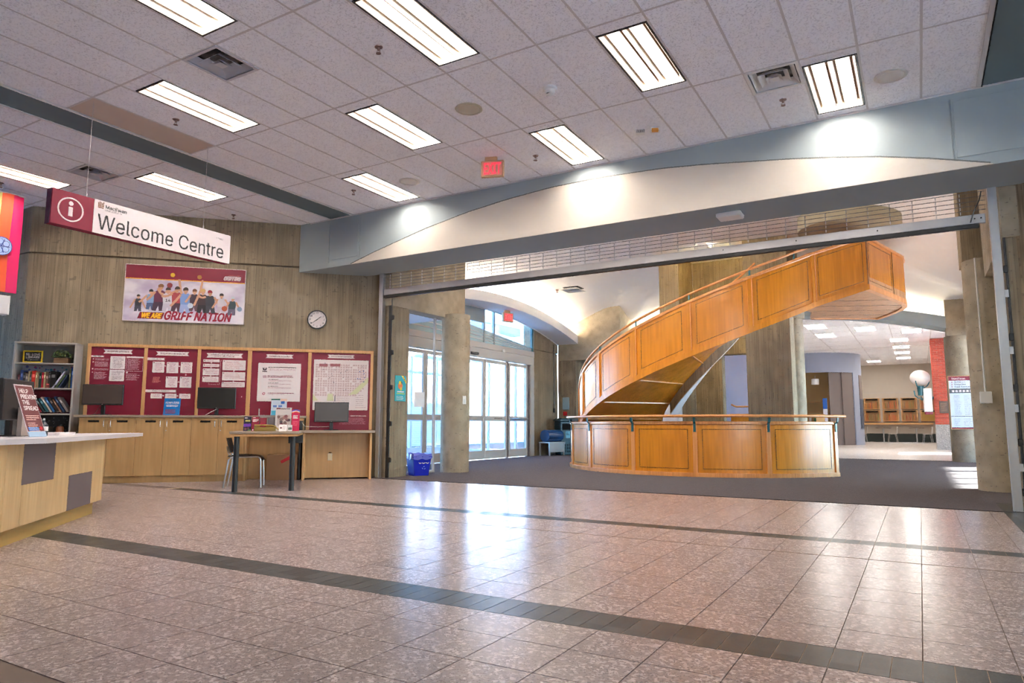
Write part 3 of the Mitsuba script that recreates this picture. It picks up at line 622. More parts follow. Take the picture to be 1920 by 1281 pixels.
# clerestory above the doors
CL = struct('window_2')
add(slab(Polygon([(11.3, 3.02), (17.69, 3.02), (17.69, 3.13), (11.3, 3.72)]), 0.02, 0.05), P('spandrel', srgb(150, 186, 196), 0.3, 0.5), 'sloping_spandrel', CL)
for k in range(3): add(slab(Polygon([(11.3, 3.16+0.16*k), (17.6, 3.045+0.025*k), (17.6, 3.052+0.025*k), (11.3, 3.185+0.16*k)]), 0.005, 0.02), GYP_WHITE, 'sloping_bar', CL)
add(box(11.3, 15.0, 0.0, 0.05, 3.55, 4.1), GYP_TEAL, 'blind_panel', CL)
for x in (15.0, 15.5, 17.62): add(box(x, x+0.06, 0, 0.06, 3.0, 4.1), TEAL_METAL if x > 17 else GYP_TEAL, 'mullion', CL)
add(slab(Polygon([(15.0, 3.60), (17.62, 3.50), (17.62, 3.72), (15.0, 3.70)]), 0.4, 0.3), GYP_WHITE, 'roof_beam', CL)
add(tri([(15.06, 0.03, 3.1), (17.62, 0.03, 3.1), (17.62, 0.03, 4.1), (15.06, 0.03, 4.1)], [[0, 1, 2], [0, 2, 3]]), GLASS, 'pane', CL)
at()
# the window between the pier and the column
WI = struct('window_3')
add(rbox(-8.02, -7.97, 9.60, 9.64, 0.0, 2.955, 0.004), DOOR_ALU, 'stile', WI); add(rbox(-8.02, -7.97, 10.60, 10.64, 0.0, 2.955, 0.004), DOOR_ALU, 'stile', WI)
add(tri([(-7.995, 9.64, 0.02), (-7.995, 10.60, 0.02), (-7.995, 10.60, 2.955), (-7.995, 9.64, 2.955)], [[0, 1, 2], [0, 2, 3]]), GLASS, 'pane', WI)
add(rbox(-8.02, -7.97, 9.64, 10.60, 0.0, 0.05, 0.004), DOOR_ALU, 'sill', WI)
add(box(-7.992, -7.988, 10.02, 10.32, 1.22, 1.50), PAPER, 'notice', WI)
# vestibule shell and outer glazing
vs = struct('wall_vestibule')
add(box(-13.4, -8.45, 9.25, 9.40, 0, 3.4), GYP_WHITE, parent=vs)
at(0, 19.1, 0); EW = struct('window_7')
for k in range(4): add(rbox(-13.2+1.02*k, -13.13+1.02*k, -0.04, 0.04, 0, 3.02, 0.004), DOOR_ALU, 'mullion', EW)
for k in range(3): add(tri([(-13.13+1.02*k, 0, .1), (-12.18+1.02*k, 0, .1), (-12.18+1.02*k, 0, 2.95), (-13.13+1.02*k, 0, 2.95)], [[0, 1, 2], [0, 2, 3]]), GLASS, 'pane', EW)
for z0, z1 in ((0, 0.1), (1.0, 1.08), (2.95, 3.05)): add(rbox(-13.2, -10.06, -0.04, 0.04, z0, z1, 0.004), DOOR_ALU, 'rail', EW)
at()
add(box(-13.4, -9.75, 9.3, 13.2, 3.02, 3.2), GYP_WHITE, 'roof', vs)
add(box(-9.80, -8.1, 9.3, 11.3, 3.02, 5.0), GYP_WHITE, 'roof', vs)
at(-13.2, 0, 0, 90); OW = struct('window_4')
for k in range(9):
    x = 8.7+1.28*k; add(rbox(x, x+0.08, 0, 0.10, 0, 3.02, 0.004), DOOR_ALU, 'mullion', OW)
    if k < 8:
        for z0, zz in ((0.2, 1.0), (1.08, 2.45), (2.53, 2.95)):
            add(tri([(x+0.08, 0.05, z0), (x+1.28, 0.05, z0), (x+1.28, 0.05, zz), (x+0.08, 0.05, zz)], [[0, 1, 2], [0, 2, 3]]), GLASS, 'pane', OW)
for z0, z1 in ((0.0, 0.2), (1.0, 1.08), (2.45, 2.53), (2.95, 3.05)): add(rbox(8.7, 19.0, 0.0, 0.08, z0, z1, 0.004), DOOR_ALU, 'rail', OW)
at()
# outside
og = struct('ground_outside'); add([box(-140, -13.25, -60, 110, -0.4, -0.06), box(6.4, 120, -60, 110, -0.4, -0.06), box(2.3, 6.4, 5.2, 21, -0.4, -0.06)], SNOW, parent=og, label='snow-covered ground outside')
def white_brick(p, n, uv):
    v = p.z/0.085; r_ = dr.floor(v); u = p.y/0.25+0.5*(r_-2*dr.floor(r_/2)); fu, fv = u-dr.floor(u), v-dr.floor(v)
    j = dr.maximum(smoothstep(0.07, 0.0, dr.minimum(fu, 1-fu)*2.4), smoothstep(0.14, 0.0, dr.minimum(fv, 1-fv)))
    return mix((0.70, 0.72, 0.74), (0.46, 0.48, 0.50), j*0.7)
ow = struct('wall_outside'); add(box(-18.4, -18, 15.5, 25.5, -0.06, 3.4), P('white_brick', mikit.proc(white_brick), 0.8, 0.2), parent=ow, label='white brick wall outside the vestibule')
def far_building(x, y0, y1, h, label, rows_, col):
    at(x, 0, 0, 90); t = thing('far_building', label, 'building')
    add(box(y0, y1, 0, 12, -0.3, h), PAINT, 'wall', t, col=col)
    for z0, z1 in rows_:
        for k in range(int((y1-y0)/3.0)):
            w = add(rbox(y0+0.7+3.0*k, y0+2.5+3.0*k, -0.06, 0.02, z0, z1, 0.02), PAINT, 'window', t, col=srgb(120, 140, 160))
            for q in range(1, 4): add(box(y0+0.7+3.0*k+0.45*q-0.03, y0+0.7+3.0*k+0.45*q+0.03, -0.09, -0.05, z0, z1), PAINT, 'bar', w, col=srgb(225, 225, 230))
    at()
far_building(-46, 34, 76, 9.0, 'pale building seen through the entrance doors', ((1.1, 2.9), (4.6, 6.4)), srgb(222, 222, 226))
far_building(-60, 74, 120, 14.0, 'second pale building beyond the entrance doors', ((1.4, 3.4), (6, 8)), srgb(205, 208, 216))
# ---------------------------------------------------------------- the winding stair
def helix_z(th): return 1.13+0.0189*(th-223.8)           # underside at the outer edge
def pol(r, th, z=0): a = math.radians(th); return np.array([SC[0]+r*math.cos(a), SC[1]+r*math.sin(a), z])
def strip(path, sec):
    """path: [(x, y, z, outward normal)], sec: [(out, up)] -> a band that follows the path with upright sides"""
    v = np.array([[(x+nx*o, y+ny*o, z+u) for o, u in sec] for x, y, z, nx, ny in path]); return loft(v)
def arc_path(r, t0, t1, zf, n=None):
    n = n or max(3, int(abs(t1-t0)/1.5)); out = []
    for t in np.linspace(t0, t1, n):
        p = pol(r, t, zf(t)); a = math.radians(t); out.append((p[0], p[1], p[2], math.cos(a), math.sin(a)))
    return out
def line_path(pts, n=8):
    out = []
    for (a, b) in zip(pts, pts[1:]):
        d = np.array(b)-np.array(a); l = np.hypot(d[0], d[1]); nx, ny = d[1]/l, -d[0]/l
        for t in np.linspace(0, 1, n): q = np.array(a)+d*t; out.append((q[0], q[1], q[2], nx, ny))
    return out
def rects(o0, o1, u0, u1): return [(o0, u0), (o1, u0), (o1, u1), (o0, u1)]
def dense(path, n=4):
    P_ = np.array(path); q = np.linspace(0, len(P_)-1, (len(P_)-1)*n+1); return [tuple(np.interp(x, range(len(P_)), P_[:, k]) for k in range(5)) for x in q]
def bay(t, path, h0, h1, inlay=True, mat=None):
    """One veneer panel of a balustrade and the dark inlay line in it."""
    mat = mat or CHERRY
    p = add(strip(path, rects(-0.05, 0.0, h0, h1)), mat, 'panel', t, smooth=25)
    if inlay and len(path) >= 7:
        P_ = np.array(path); s = np.r_[0, np.cumsum(np.hypot(*np.diff(P_[:, :2], axis=0).T))]; L = s[-1]
        def cut(a, b, n): q = np.linspace(a, b, n); return [tuple(np.interp(x, s, P_[:, k]) for k in range(5)) for x in q]
        m, w = 0.085, 0.009; inner = cut(m, L-m, len(path))
        pcs = [strip(inner, rects(-0.004, 0.0045, h1-0.075-w, h1-0.075)), strip(inner, rects(-0.004, 0.0045, h0+0.075, h0+0.075+w))]
        for a in (m, L-m-w): pcs.append(strip(cut(a, a+w, 2), rects(-0.004, 0.0045, h0+0.075, h1-0.075)))
        add(pcs, CHERRY_DARK, 'inlay', p)
    return p
at(); SL = thing('stair_parapet', 'low curved wooden parapet with a level handrail round the foot of the winding stair', 'parapet')
tp = [196, 215, 234.6, 257.1, 279.0, 302.4, 328.5]
flat = lambda t: 0.003
for a, b in zip(tp, tp[1:]):
    bay(SL, arc_path(RP, a+0.9, b-0.5, flat), 0.06, 0.90)
add(strip(arc_path(RP, 196, 329.6, flat, 90), rects(-0.07, 0.03, 0, 0.07)), CHERRY_RAIL, 'base_moulding', SL, smooth=25)
add(strip(arc_path(RP, 196, 329.2, flat, 90), [(-0.09, 0.90), (0.012, 0.90), (0.022, 0.915), (0.022, 0.95), (0.012, 0.96), (-0.09, 0.96)]), CHERRY_RAIL, 'cap', SL, smooth=25)
add(strip(arc_path(RP, 196, 329, flat, 90), rects(-0.10, -0.055, 0.0, 0.90)), CHERRY, 'inner_face', SL, smooth=25)
for t_ in tp:
    p = arc_path(RP, t_-0.5, t_+0.9, flat, 3)
    add(strip(p, rects(-0.04, 0.022, 0.065, 0.90)), CHERRY_RAIL, 'post', SL)
hr = [pol(RP+0.075, t, 1.055) for t in np.linspace(196, 332.5, 90)]
def handrail(pts, r, nm, t): add(tube(pts, r, 10), CHERRY_RAIL, nm, t, smooth=50)
handrail(hr, 0.026, 'handrail', SL)
for t_ in tp[1:]:
    a = math.radians(t_+0.2)
    v = np.array([[(SC[0]+(RP+o)*math.cos(a)+w*-math.sin(a), SC[1]+(RP+o)*math.sin(a)+w*math.cos(a), z) for w, o, z in ((-0.020, o1, z1), (0.020, o1, z1), (0.020, o2, z2), (-0.020, o2, z2))] for o1, z1, o2, z2 in ((0.022, 0.78, 0.036, 0.78), (0.022, 0.93, 0.036, 0.925), (0.056, 0.965, 0.070, 0.955), (0.066, 1.035, 0.084, 1.035))])
    add(loft(v), TEAL_METAL, 'bracket', SL)
# the flight
FLT = thing('winding_stair', 'winding stair with a solid orange-brown wooden balustrade rising to the upper floor', 'staircase')
tb = [188, 203, 219, 236.1, 256.6, 278.2, 300.1, 327.0]
AC = (-0.672, 14.172, 3.43)
PT = [tuple(pol(RB, 327, helix_z(327))), AC]
LD = [AC, (-0.114, 16.31, 3.43), (-0.10, 16.75, 3.43), (-0.20, 17.2, 3.43), (-0.42, 17.8, 3.43), (-0.70, 18.4, 3.43), (-2.1, 17.6, 3.43)]
for a, b in zip(tb, tb[1:]): bay(FLT, arc_path(RB, a+0.5, b-1.3, helix_z), 0.07, 0.95)
bay(FLT, line_path(PT, 8), 0.07, 0.95)
bay(FLT, line_path([LD[0], (-0.30, 15.6, 3.43)], 8), 0.07, 0.95)
bay(FLT, line_path([(-0.296, 15.62, 3.43)]+LD[1:4], 6), 0.07, 0.95, False); bay(FLT, line_path(LD[3:], 6), 0.07, 0.95, False)
full = arc_path(RB, 188, 327, helix_z, 110)+line_path(PT, 6)[1:]
land = line_path(LD, 6)
for path in (full, land):
    add(strip(path, rects(-0.08, 0.022, -0.03, 0.075)), CHERRY_RAIL if path is land else CHERRY, 'bottom_moulding', FLT, smooth=25)
    add(strip(path, [(-0.10, 0.94), (0.018, 0.94), (0.026, 0.955), (0.026, 0.99), (0.016, 1.0), (-0.10, 1.0)]), CHERRY_RAIL, 'cap', FLT, smooth=25)
    add(strip(path, rects(-0.10, -0.055, 0.0, 0.95)), CHERRY, 'inner_face', FLT, smooth=25)
for t_ in tb:
    p = arc_path(RB, t_-1.3, t_+0.5, helix_z, 4); add(strip(p, rects(-0.04, 0.022, 0.06, 0.945)), CHERRY, 'post', FLT)
    add(strip(arc_path(RB, t_+0.1, t_+0.45, helix_z, 2), rects(0.0, 0.034, 0.07, 0.945)), CHERRY_RAIL, 'post_bead', FLT)
for q in ((AC[0], AC[1], AC[2]), (-0.298, 15.61, 3.43)):
    add(cyl(q[0], q[1], q[2]+0.06, q[2]+0.945, 0.012, 8), CHERRY_DARK, 'corner_bead', FLT)
handrail([pol(RB-0.02, t, helix_z(t)+1.115) for t in np.linspace(200, 327, 90)]+[np.array(AC)+(0, 0, 1.10)], 0.022, 'handrail', FLT)
handrail([pol(RI+0.25, t, helix_z(t)+1.05) for t in np.linspace(230, 330, 60)], 0.020, 'inner_handrail', FLT)
for t_ in (236, 256.5, 278, 300, 318): add(cyl(*pol(RB-0.02, t_)[:2], helix_z(t_)+0.99, helix_z(t_)+1.11, 0.016, 8), TEAL_METAL, 'rail_bracket', FLT)
handrail(bend([(-0.9, 15.2, 4.30), (-0.75, 15.9, 4.62), (-0.5, 16.6, 4.62), (-0.45, 17.0, 4.5)], 0.2), 0.025, 'landing_handrail', FLT)
# soffit between the inner ring and the balustrade
tt = np.linspace(188, 327, 100)
v = np.array([[pol(r, t, helix_z(t)-0.005) for r in np.linspace(RI, RB-0.04, 6)] for t in tt]); f = []
for i in range(99):
    for j in range(5): a_ = i*6+j; f += [[a_, a_+6, a_+7], [a_, a_+7, a_+1]]
add(tri(v.reshape(-1, 3), f), SOFFIT_WOOD, 'soffit', FLT, smooth=40, label='polished wooden underside')
for t_ in tb[2:]:
    add(loft(np.array([[pol(r, t_+w, helix_z(t_)-0.004+u) for w, u in ((-0.4, 0), (0.4, 0), (0.4, -0.022), (-0.4, -0.022))] for r in np.linspace(RI+0.02, RB-0.06, 8)])), CHERRY_RAIL, 'soffit_batten', FLT)
lp = Polygon([tuple(pol(RI, 327)[:2]), tuple(pol(RB-0.04, 327)[:2]), AC[:2]]+[p[:2] for p in LD[1:]]+[(-1.95, 16.6)]).buffer(0)
add(prism(lp, 3.425, 3.65), PLANK, 'landing', FLT, label='plank-clad underside of the landing')
for k in range(4):
    a_, b_ = np.array([-2.15+0.12*k, 15.0+0.75*k]), np.array([0.0, 15.9+0.72*k])
    g_ = LineString([tuple(a_), tuple(b_)]).intersection(lp.buffer(-0.03))
    if not g_.is_empty and g_.length > 0.3: add(prism(g_.buffer(0.010, cap_style=2), 3.4215, 3.4255), CHERRY_DARK, 'plank_joint', FLT)
for k in range(24):
    t0, t1 = 190+k*5.7, 190+(k+1)*5.7+0.6
    v = np.array([[pol(r, t, helix_z(t0)+z) for r, z in ((RI+0.05, 0.15), (RB-0.1, 0.15), (RB-0.1, 0.30), (RI+0.05, 0.30))] for t in (t0, t1)]); add(loft(v), PLANK, 'tread', FLT)
# concrete inner string with its white underside
sp = arc_path(RI, 236, 318, lambda t: helix_z(t), 50)
CS = struct('trim_5'); labels[CS]['label'] = 'curved concrete string under the stair'
add(strip(sp, rects(-0.20, 0.0, -0.24, 0.15)), BOARD, parent=CS, smooth=25)
add(strip(sp, rects(-0.20, 0.0, -0.262, -0.241)), GYP_WHITE, 'white_underside', CS, smooth=25)
# ---------------------------------------------------------------- piers in the core of the stair
def pier(x0, x1, y0, y1, z0, z1, face=None, lab=None):
    w = struct('wall_core'); add(rbox(x0, x1, y0, y1, z0, z1, 0.01), face or PALE, parent=w, label=lab); return w
pier(-3.20, -2.27, 15.55, 17.1, 0, 7.6, PALE, 'board-marked concrete pier under the landing')
w = struct('wall_core'); add(cyl(-2.30, 16.3, 0, 3.42, 0.19, 32), CAST, parent=w, smooth=30)
add(cyl(-2.30, 16.3, 3.25, 3.42, 0.23, 32), CAST, 'cap', w, smooth=30)
pier(-5.28, -4.79, 16.0, 17.2, 0, 7.6, BOARD, 'board-marked concrete pier behind the stair')
w = pier(-4.79, -3.2, 17.2, 17.5, 3.0, 7.6, PALE, 'concrete core wall lit from the upper floor')
add(rbox(-4.79, -4.12, 17.2, 17.5, 0, 3.0, 0.01), BOARD, 'lower_pour', w)
add(rbox(-4.12, -3.2, 17.2, 17.5, 2.62, 3.0, 0.01), BOARD, 'head', w)
w = struct('wall_lavender'); add(box(-4.6, -3.0, 18.9, 19.1, 0, 3.3), LAVENDER, parent=w)
at(-4.93, 15.75, 0); w = struct('wall_block'); add(rbox(-0.20, 0.16, -0.15, 0.2, 0, 1.36, 0.006), GYP_WHITE, parent=w); at()
t = thing('panelled_guard', 'short wooden panel with its own handrail glimpsed through the opening under the stair', 'guard panel')
add(rbox(-4.15, -3.15, 18.05, 18.12, 0.004, 1.12, 0.006), CHERRY, 'panel', t); add(rbox(-4.17, -3.13, 18.02, 18.15, 1.12, 1.18, 0.006), CHERRY_RAIL, 'cap', t)
handrail(bend([(-4.12, 18.02, 1.42), (-4.02, 18.02, 1.36), (-3.15, 18.02, 1.36)], 0.05), 0.022, 'handrail', t)
add(box(-3.67, -3.61, 18.05, 18.09, 1.18, 1.36), TEAL_METAL, 'bracket', t)
at(-4.0, 15.35, 4.86); t = thing('upper_lamp', 'warm lamp over the stair on the upper floor', 'lamp')
R_ = np.array([[1, 0, 0, 0], [0, 0.3, -0.954, 0], [0, 0.954, 0.3, 0], [0, 0, 0, 1.0]]); keep = F.copy(); back(keep @ R_)
add(cyl(0, 0, 0.02, 0.12, 0.12, 24), WHITE, 'body', t, smooth=30); add(cyl(0, 0, 0.0, 0.019, 0.10, 24), EM, 'diffuser', t, extra=lamp((150, 108, 30))); back(keep); add(cyl(0, -0.07, 0.0, 0.14, 0.02, 10), WHITE, 'stem', t)
at()
# ---------------------------------------------------------------- noticeboard, cabinets and desk along the concrete wall
def wall(): at(W0[0], W0[1], 0, 45)
INK = srgb(60, 45, 52)
wall(); NB = thing('notice_board', 'long wood-framed maroon notice board in five bays on the concrete wall', 'notice board')
for x0, x1 in ((-3.20, -3.15), (-2.38, -2.33), (-1.58, -1.53), (-0.80, -0.735), (0.172, 0.228), (1.222, 1.272)):
    add(rbox(x0, x1, -0.055, -0.001, 1.036 if x1 < 0.2 else 0.802, 2.125, 0.004), EDGE_WOOD, 'upright', NB)
add(rbox(-3.20, 1.272, -0.06, -0.001, 2.125, 2.175, 0.004), EDGE_WOOD, 'top_rail', NB)
for x0, x1 in ((-3.15, -2.38), (-2.33, -1.58), (-1.53, -0.80), (-0.735, 0.172), (0.228, 1.222)):
    add(box(x0, x1, -0.030, -0.002, 1.036 if x1 < 0.2 else 0.802, 2.125), MAROON, 'panel', NB)
Yp = -0.030
def ribbon(x0, x1, z0, z1, s, s2=None):
    n = 0.03; g = Polygon([(x0, z0), (x1, z0), (x1-n, (z0+z1)/2), (x1, z1), (x0, z1), (x0+n, (z0+z1)/2)])
    k = add(slab(g, Yp-0.003, 0.003), PAPER, 'ribbon', NB)
    if s2: add([text(s, 0.016, (x0+x1)/2, (z0+z1)/2+0.006, Yp-0.003, True, width=(x1-x0)*0.78), text(s2, 0.016, (x0+x1)/2, (z0+z1)/2-0.022, Yp-0.003, True, width=(x1-x0)*0.55)], PAINT, 'title', k, col=srgb(96, 26, 44))
    else: add(text(s, 0.020, (x0+x1)/2, (z0+z1)/2-0.010, Yp-0.003, True, width=(x1-x0)*0.74), PAINT, 'title', k, col=srgb(96, 26, 44))
ribbon(-2.98, -2.55, 2.02, 2.09, 'APPLICATION ASSISTANCE')
ribbon(-2.21, -1.71, 2.01, 2.075, 'SCHOLARSHIPS & FINANCIAL AID')
ribbon(-1.45, -0.88, 1.995, 2.07, 'SCHOOL OF CONTINUING EDUCATION', 'HOW TO APPLY ONLINE')
ribbon(-0.52, -0.07, 2.01, 2.075, 'CAMPUS TOURS')
ribbon(0.49, 0.95, 2.035, 2.095, 'EXPLORE EDMONTON')
def card(x0, x1, z0, z1, seed, rows_=None, ink=(150, 70, 96), head=True):
    k = add(rect(x0, x1, z0, z1, Yp-0.0025, 0.0025), PAPER, 'sheet', NB); y = Yp-0.0025
    w, h = x1-x0, z1-z0; n = rows_ or max(1, int(h/0.024)-1)
    if head: add(disc(x0+0.020, z1-0.018, 0.009, y-0.001, 0.001, 10), PAINT, 'number_dot', k, col=srgb(96, 20, 44))
    add(lines(x0+0.035, x1-0.015, z1-0.022, n, (h-0.03)/max(n, 1), 0.005, y, seed), PAINT, 'print', k, col=srgb(*ink))
def tag_(x0, x1, z0, z1, s):
    g = Polygon([(x0, z0), (x1, z0), (x1-0.015, (z0+z1)/2), (x1, z1), (x0, z1)])
    k = add(slab(g, Yp-0.0025, 0.0025), PAPER, 'tag', NB); add(text(s, 0.012, (x0+x1)/2, (z0+z1)/2-0.006, Yp-0.0025, True), PAINT, 'title', k, col=INK)
def arrow(x, z, a):
    c, s = math.cos(a), math.sin(a); g = [(0.016, 0), (-0.008, 0.014), (-0.008, 0.005), (-0.018, 0.005), (-0.018, -0.005), (-0.008, -0.005), (-0.008, -0.014)]
    add(slab(Polygon([(x+u*c-v*s, z+u*s+v*c) for u, v in g]), Yp-0.0015, 0.0015), PAPER, 'arrow', NB)
PK = srgb(206, 170, 178)
tag_(-3.15, -2.96, 1.96, 1.985, 'HOW TO APPLY')
for z, n in ((1.935, 2), (1.885, 5), (1.775, 2), (1.72, 7)):
    add(lines(-3.09, -2.885, z, n, 0.017, 0.006, Yp, n), PAINT, 'print', NB, col=PK); add(disc(-3.115, z-0.004, 0.010, Yp-0.001, 0.001, 10), PAPER, 'dot', NB)
card(-2.87, -2.655, 1.775, 1.98, 1, 9, (120, 100, 108), False); card(-2.87, -2.655, 1.58, 1.765, 2, 8, (120, 100, 108), False)
add(rect(-2.64, -2.39, 1.958, 1.982, Yp-0.002, 0.002), PAPER, 'tag', NB)
add([rect(-2.64, -2.634, 1.745, 1.955, Yp-0.001, 0.001), rect(-2.396, -2.39, 1.745, 1.955, Yp-0.001, 0.001), rect(-2.64, -2.39, 1.742, 1.748, Yp-0.001, 0.001)], PAINT, 'outline', NB, col=PK)
add(lines(-2.62, -2.41, 1.94, 10, 0.018, 0.006, Yp, 7), PAINT, 'print', NB, col=PK); add(lines(-2.63, -2.42, 1.70, 6, 0.019, 0.006, Yp, 8), PAINT, 'print', NB, col=PK)
add(disc(-2.62, 1.722, 0.014, Yp-0.001, 0.001, 12), PAPER, 'dot', NB)
tag_(-2.33, -2.07, 1.93, 1.97, 'SCHOLARSHIPS')
for x0, z0, s in ((-2.25, 1.73, 3), (-2.04, 1.725, 4), (-1.83, 1.73, 5), (-2.04, 1.49, 6), (-1.83, 1.49, 7)): card(x0, x0+0.175, z0, z0+0.178, s, 6)
for x, z, a in ((-2.06, 1.84, 0), (-1.85, 1.84, 0), (-1.745, 1.70, -math.pi/2), (-1.85, 1.58, math.pi), (-2.06, 1.355, 0), (-1.85, 1.355, 0)): arrow(x, z, a)
add(lines(-2.24, -2.11, 1.655, 5, 0.02, 0.008, Yp, 9), PAINT, 'print', NB, col=srgb(196, 130, 120))
tag_(-2.33, -1.87, 1.41, 1.452, 'STUDENT LOANS & BURSARIES')
for x0, s in ((-2.25, 10), (-2.035, 11), (-1.825, 12)): card(x0, x0+0.168, 1.31, 1.39, s, 2, head=False)
for z0, z1, s in ((1.92, 1.963, 1), (1.84, 1.888, 2), (1.70, 1.812, 3), (1.59, 1.68, 4)): card(-1.49, -1.24, z0, z1, 20+s)
for z0, z1, s in ((1.79, 1.96, 1), (1.62, 1.76, 2), (1.51, 1.595, 3)): card(-1.19, -0.83, z0, z1, 30+s, ink=(176, 110, 110))
for z in (1.904, 1.826, 1.69): arrow(-1.365, z, -math.pi/2)
for z in (1.775, 1.605): arrow(-1.01, z, -math.pi/2)
add([rect(-1.395, -1.389, 1.55, 1.59, Yp-0.001, 0.001), rect(-1.395, -1.22, 1.548, 1.554, Yp-0.001, 0.001), rect(-1.226, -1.22, 1.55, 1.95, Yp-0.001, 0.001), rect(-1.226, -1.20, 1.944, 1.95, Yp-0.001, 0.001)], PAINT, 'outline', NB, col=PK)
add(disc(-0.87, 1.35, 0.008, Yp-0.002, 0.002, 8), PAPER, 'pin', NB)
k = add(rect(-0.63, 0.06, 1.28, 1.925, Yp-0.004, 0.004), PAPER, 'tour_sheet', NB); y = Yp-0.004
add(lines(-0.47, -0.02, 1.86, 1, .02, 0.012, y, 1, lo=1), PAINT, 'print', k, col=INK); add(lines(-0.45, -0.02, 1.83, 2, .02, 0.006, y, 2), PAINT, 'print', k, col=srgb(170, 130, 138))
add(lines(-0.48, -0.04, 1.715, 2, .022, 0.010, y, 3, lo=.9), PAINT, 'print', k, col=srgb(110, 40, 60))
for z in (1.655, 1.595, 1.535): add(lines(-0.46, -0.30, z, 1, .02, 0.007, y, 4, lo=1), PAINT, 'print', k, col=INK); add(lines(-0.46, -0.05, z-0.016, 2, .014, 0.005, y, 5), PAINT, 'print', k, col=srgb(186, 150, 156))
add(lines(-0.46, -0.04, 1.425, 1, .02, 0.010, y, 6, lo=1), PAINT, 'print', k, col=srgb(120, 50, 70)); add(lines(-0.46, -0.12, 1.40, 1, .02, 0.006, y, 7), PAINT, 'print', k, col=srgb(170, 130, 138))
add([blob([(-0.56, 1.84), (-0.545, 1.85), (-0.525, 1.815), (-0.505, 1.85), (-0.49, 1.84), (-0.50, 1.80), (-0.55, 1.80)], y-0.001), rect(-0.565, -0.485, 1.775, 1.79, y-0.001, 0.001), disc(-0.525, 1.842, 0.008, y-0.001, .001, 10)], PAINT, 'icon', k, col=INK)
add([blob([(-0.55, 1.67), (-0.52, 1.675), (-0.49, 1.67), (-0.49, 1.715), (-0.52, 1.72), (-0.55, 1.715)], y-0.001)], PAINT, 'icon', k, col=srgb(190, 160, 166)); add(disc(-0.525, 1.41, 0.025, y-0.001, .001, 12, 0.010), PAINT, 'icon', k, col=srgb(176, 110, 126))
# the city map
MP = add(rect(0.27, 1.19, 1.14, 2.005, Yp-0.004, 0.004), PAPER, 'city_map', NB); y = Yp-0.004
r = random.Random(5); bl, gr_ = [], []
for ci in range(21):
    for ri in range(14):
        x0 = 0.30+0.0415*ci; z0 = 1.93-0.040*ri
        if z0 < 1.40 and x0 > 0.60: continue
        if z0-1.30 < (x0-0.86)*1.0-0.0 and z0 < 1.66 and x0 > 0.86: continue
        if r.random() < 0.05: continue
        bl.append(rect(x0, x0+0.029+0.006*(ci % 3 == 0), z0-0.028, z0+0.004*(ri % 2), y-0.001, 0.001))
add(bl, PAINT, 'blocks', MP, col=srgb(196, 172, 172))
add([rect(0.36, 0.50, 1.885, 1.935, y-0.002, 0.001), rect(0.54, 0.71, 1.89, 1.94, y-0.002, 0.001)], PAINT, 'marked_blocks', MP, col=srgb(150, 84, 92))
add([blob([(0.86, 1.40), (1.19, 1.72), (1.19, 1.62), (1.0, 1.42)], y-0.0015), blob([(0.27, 1.30), (0.27, 1.42), (0.36, 1.30)], y-0.0015), blob([(0.5, 1.30), (0.62, 1.30), (0.60, 1.42), (0.52, 1.42)], y-0.0015)], PAINT, 'parkland', MP, col=srgb(206, 206, 170))
add([disc(r.uniform(0.33, 1.15), r.uniform(1.48, 1.95), 0.007, y-0.003, 0.001, 8) for _ in range(16)], PAINT, 'pins', MP, col=srgb(60, 50, 70))
add([disc(r.uniform(0.98, 1.14), r.uniform(1.62, 1.84), 0.010, y-0.003, 0.001, 8) for _ in range(7)], PAINT, 'blue_pins', MP, col=srgb(60, 80, 150))
add(lines(0.66, 0.92, 1.37, 6, 0.03, 0.006, y, 3), PAINT, 'print', MP, col=srgb(180, 160, 164)); add(lines(0.98, 1.16, 1.40, 7, 0.035, 0.006, y, 4), PAINT, 'print', MP, col=srgb(180, 160, 164)); add(rect(0.628, 0.645, 1.29, 1.40, y-0.001, .001), PAINT, 'scale_bar', MP, col=srgb(110, 100, 110))
add(text('CAMPUS NEIGHBOURHOOD', 0.018, 0.90, 1.035, Yp, True, 'l', 0.27), PAPER, 'print', NB); add(lines(0.72, 1.17, 1.005, 6, 0.019, 0.006, Yp, 5), PAINT, 'print', NB, col=srgb(176, 120, 134))
# ---------------------------------------------------------------- cabinets
for q, lb in enumerate(('maple cabinet with two doors, leftmost under the notice board', 'maple cabinet with two doors, middle one, under the blue computer sign', 'maple cabinet with two doors, rightmost, behind the table')):
    c = thing('cabinet', lb, 'cabinet', 'maple cabinets under the notice board'); x0 = -3.12+0.79*q
    add([box(x0, x0+0.79, -0.43, 0, 0.10, 1.0), box(x0, x0+0.79, -0.40, 0, 0.0, 0.10)], MAPLE, 'carcass', c)
    add(box(x0, x0+0.79, -0.408, -0.395, 0.0, 0.10), MAPLE, 'plinth', c)
    for h in (0, 1):
        a = x0+0.395*h; d = add(rbox(a+0.002, a+0.393, -0.45, -0.431, 0.105, 0.998, 0.002), MAPLE, 'door', c)
        add(rbox(a+0.125, a+0.275, -0.4535, -0.4495, 0.925, 0.955, 0.002), DARK, 'slot', d)
        hx = a+(0.345 if h == 0 else 0.045)
        add(tube(bend([(hx, -0.45, 0.955), (hx, -0.478, 0.955), (hx, -0.478, 0.855), (hx, -0.45, 0.855)], 0.02), 0.005, 8), CHROME, 'handle', d)
        if h: add(cyl(0, 0, 0, 0.006, 0.009, 10).apply_transform(np.array([[1, 0, 0, hx-0.012], [0, 0, -1, -0.45], [0, 1, 0, 0.80], [0, 0, 0, 1.0]])), CHROME, 'lock', d)
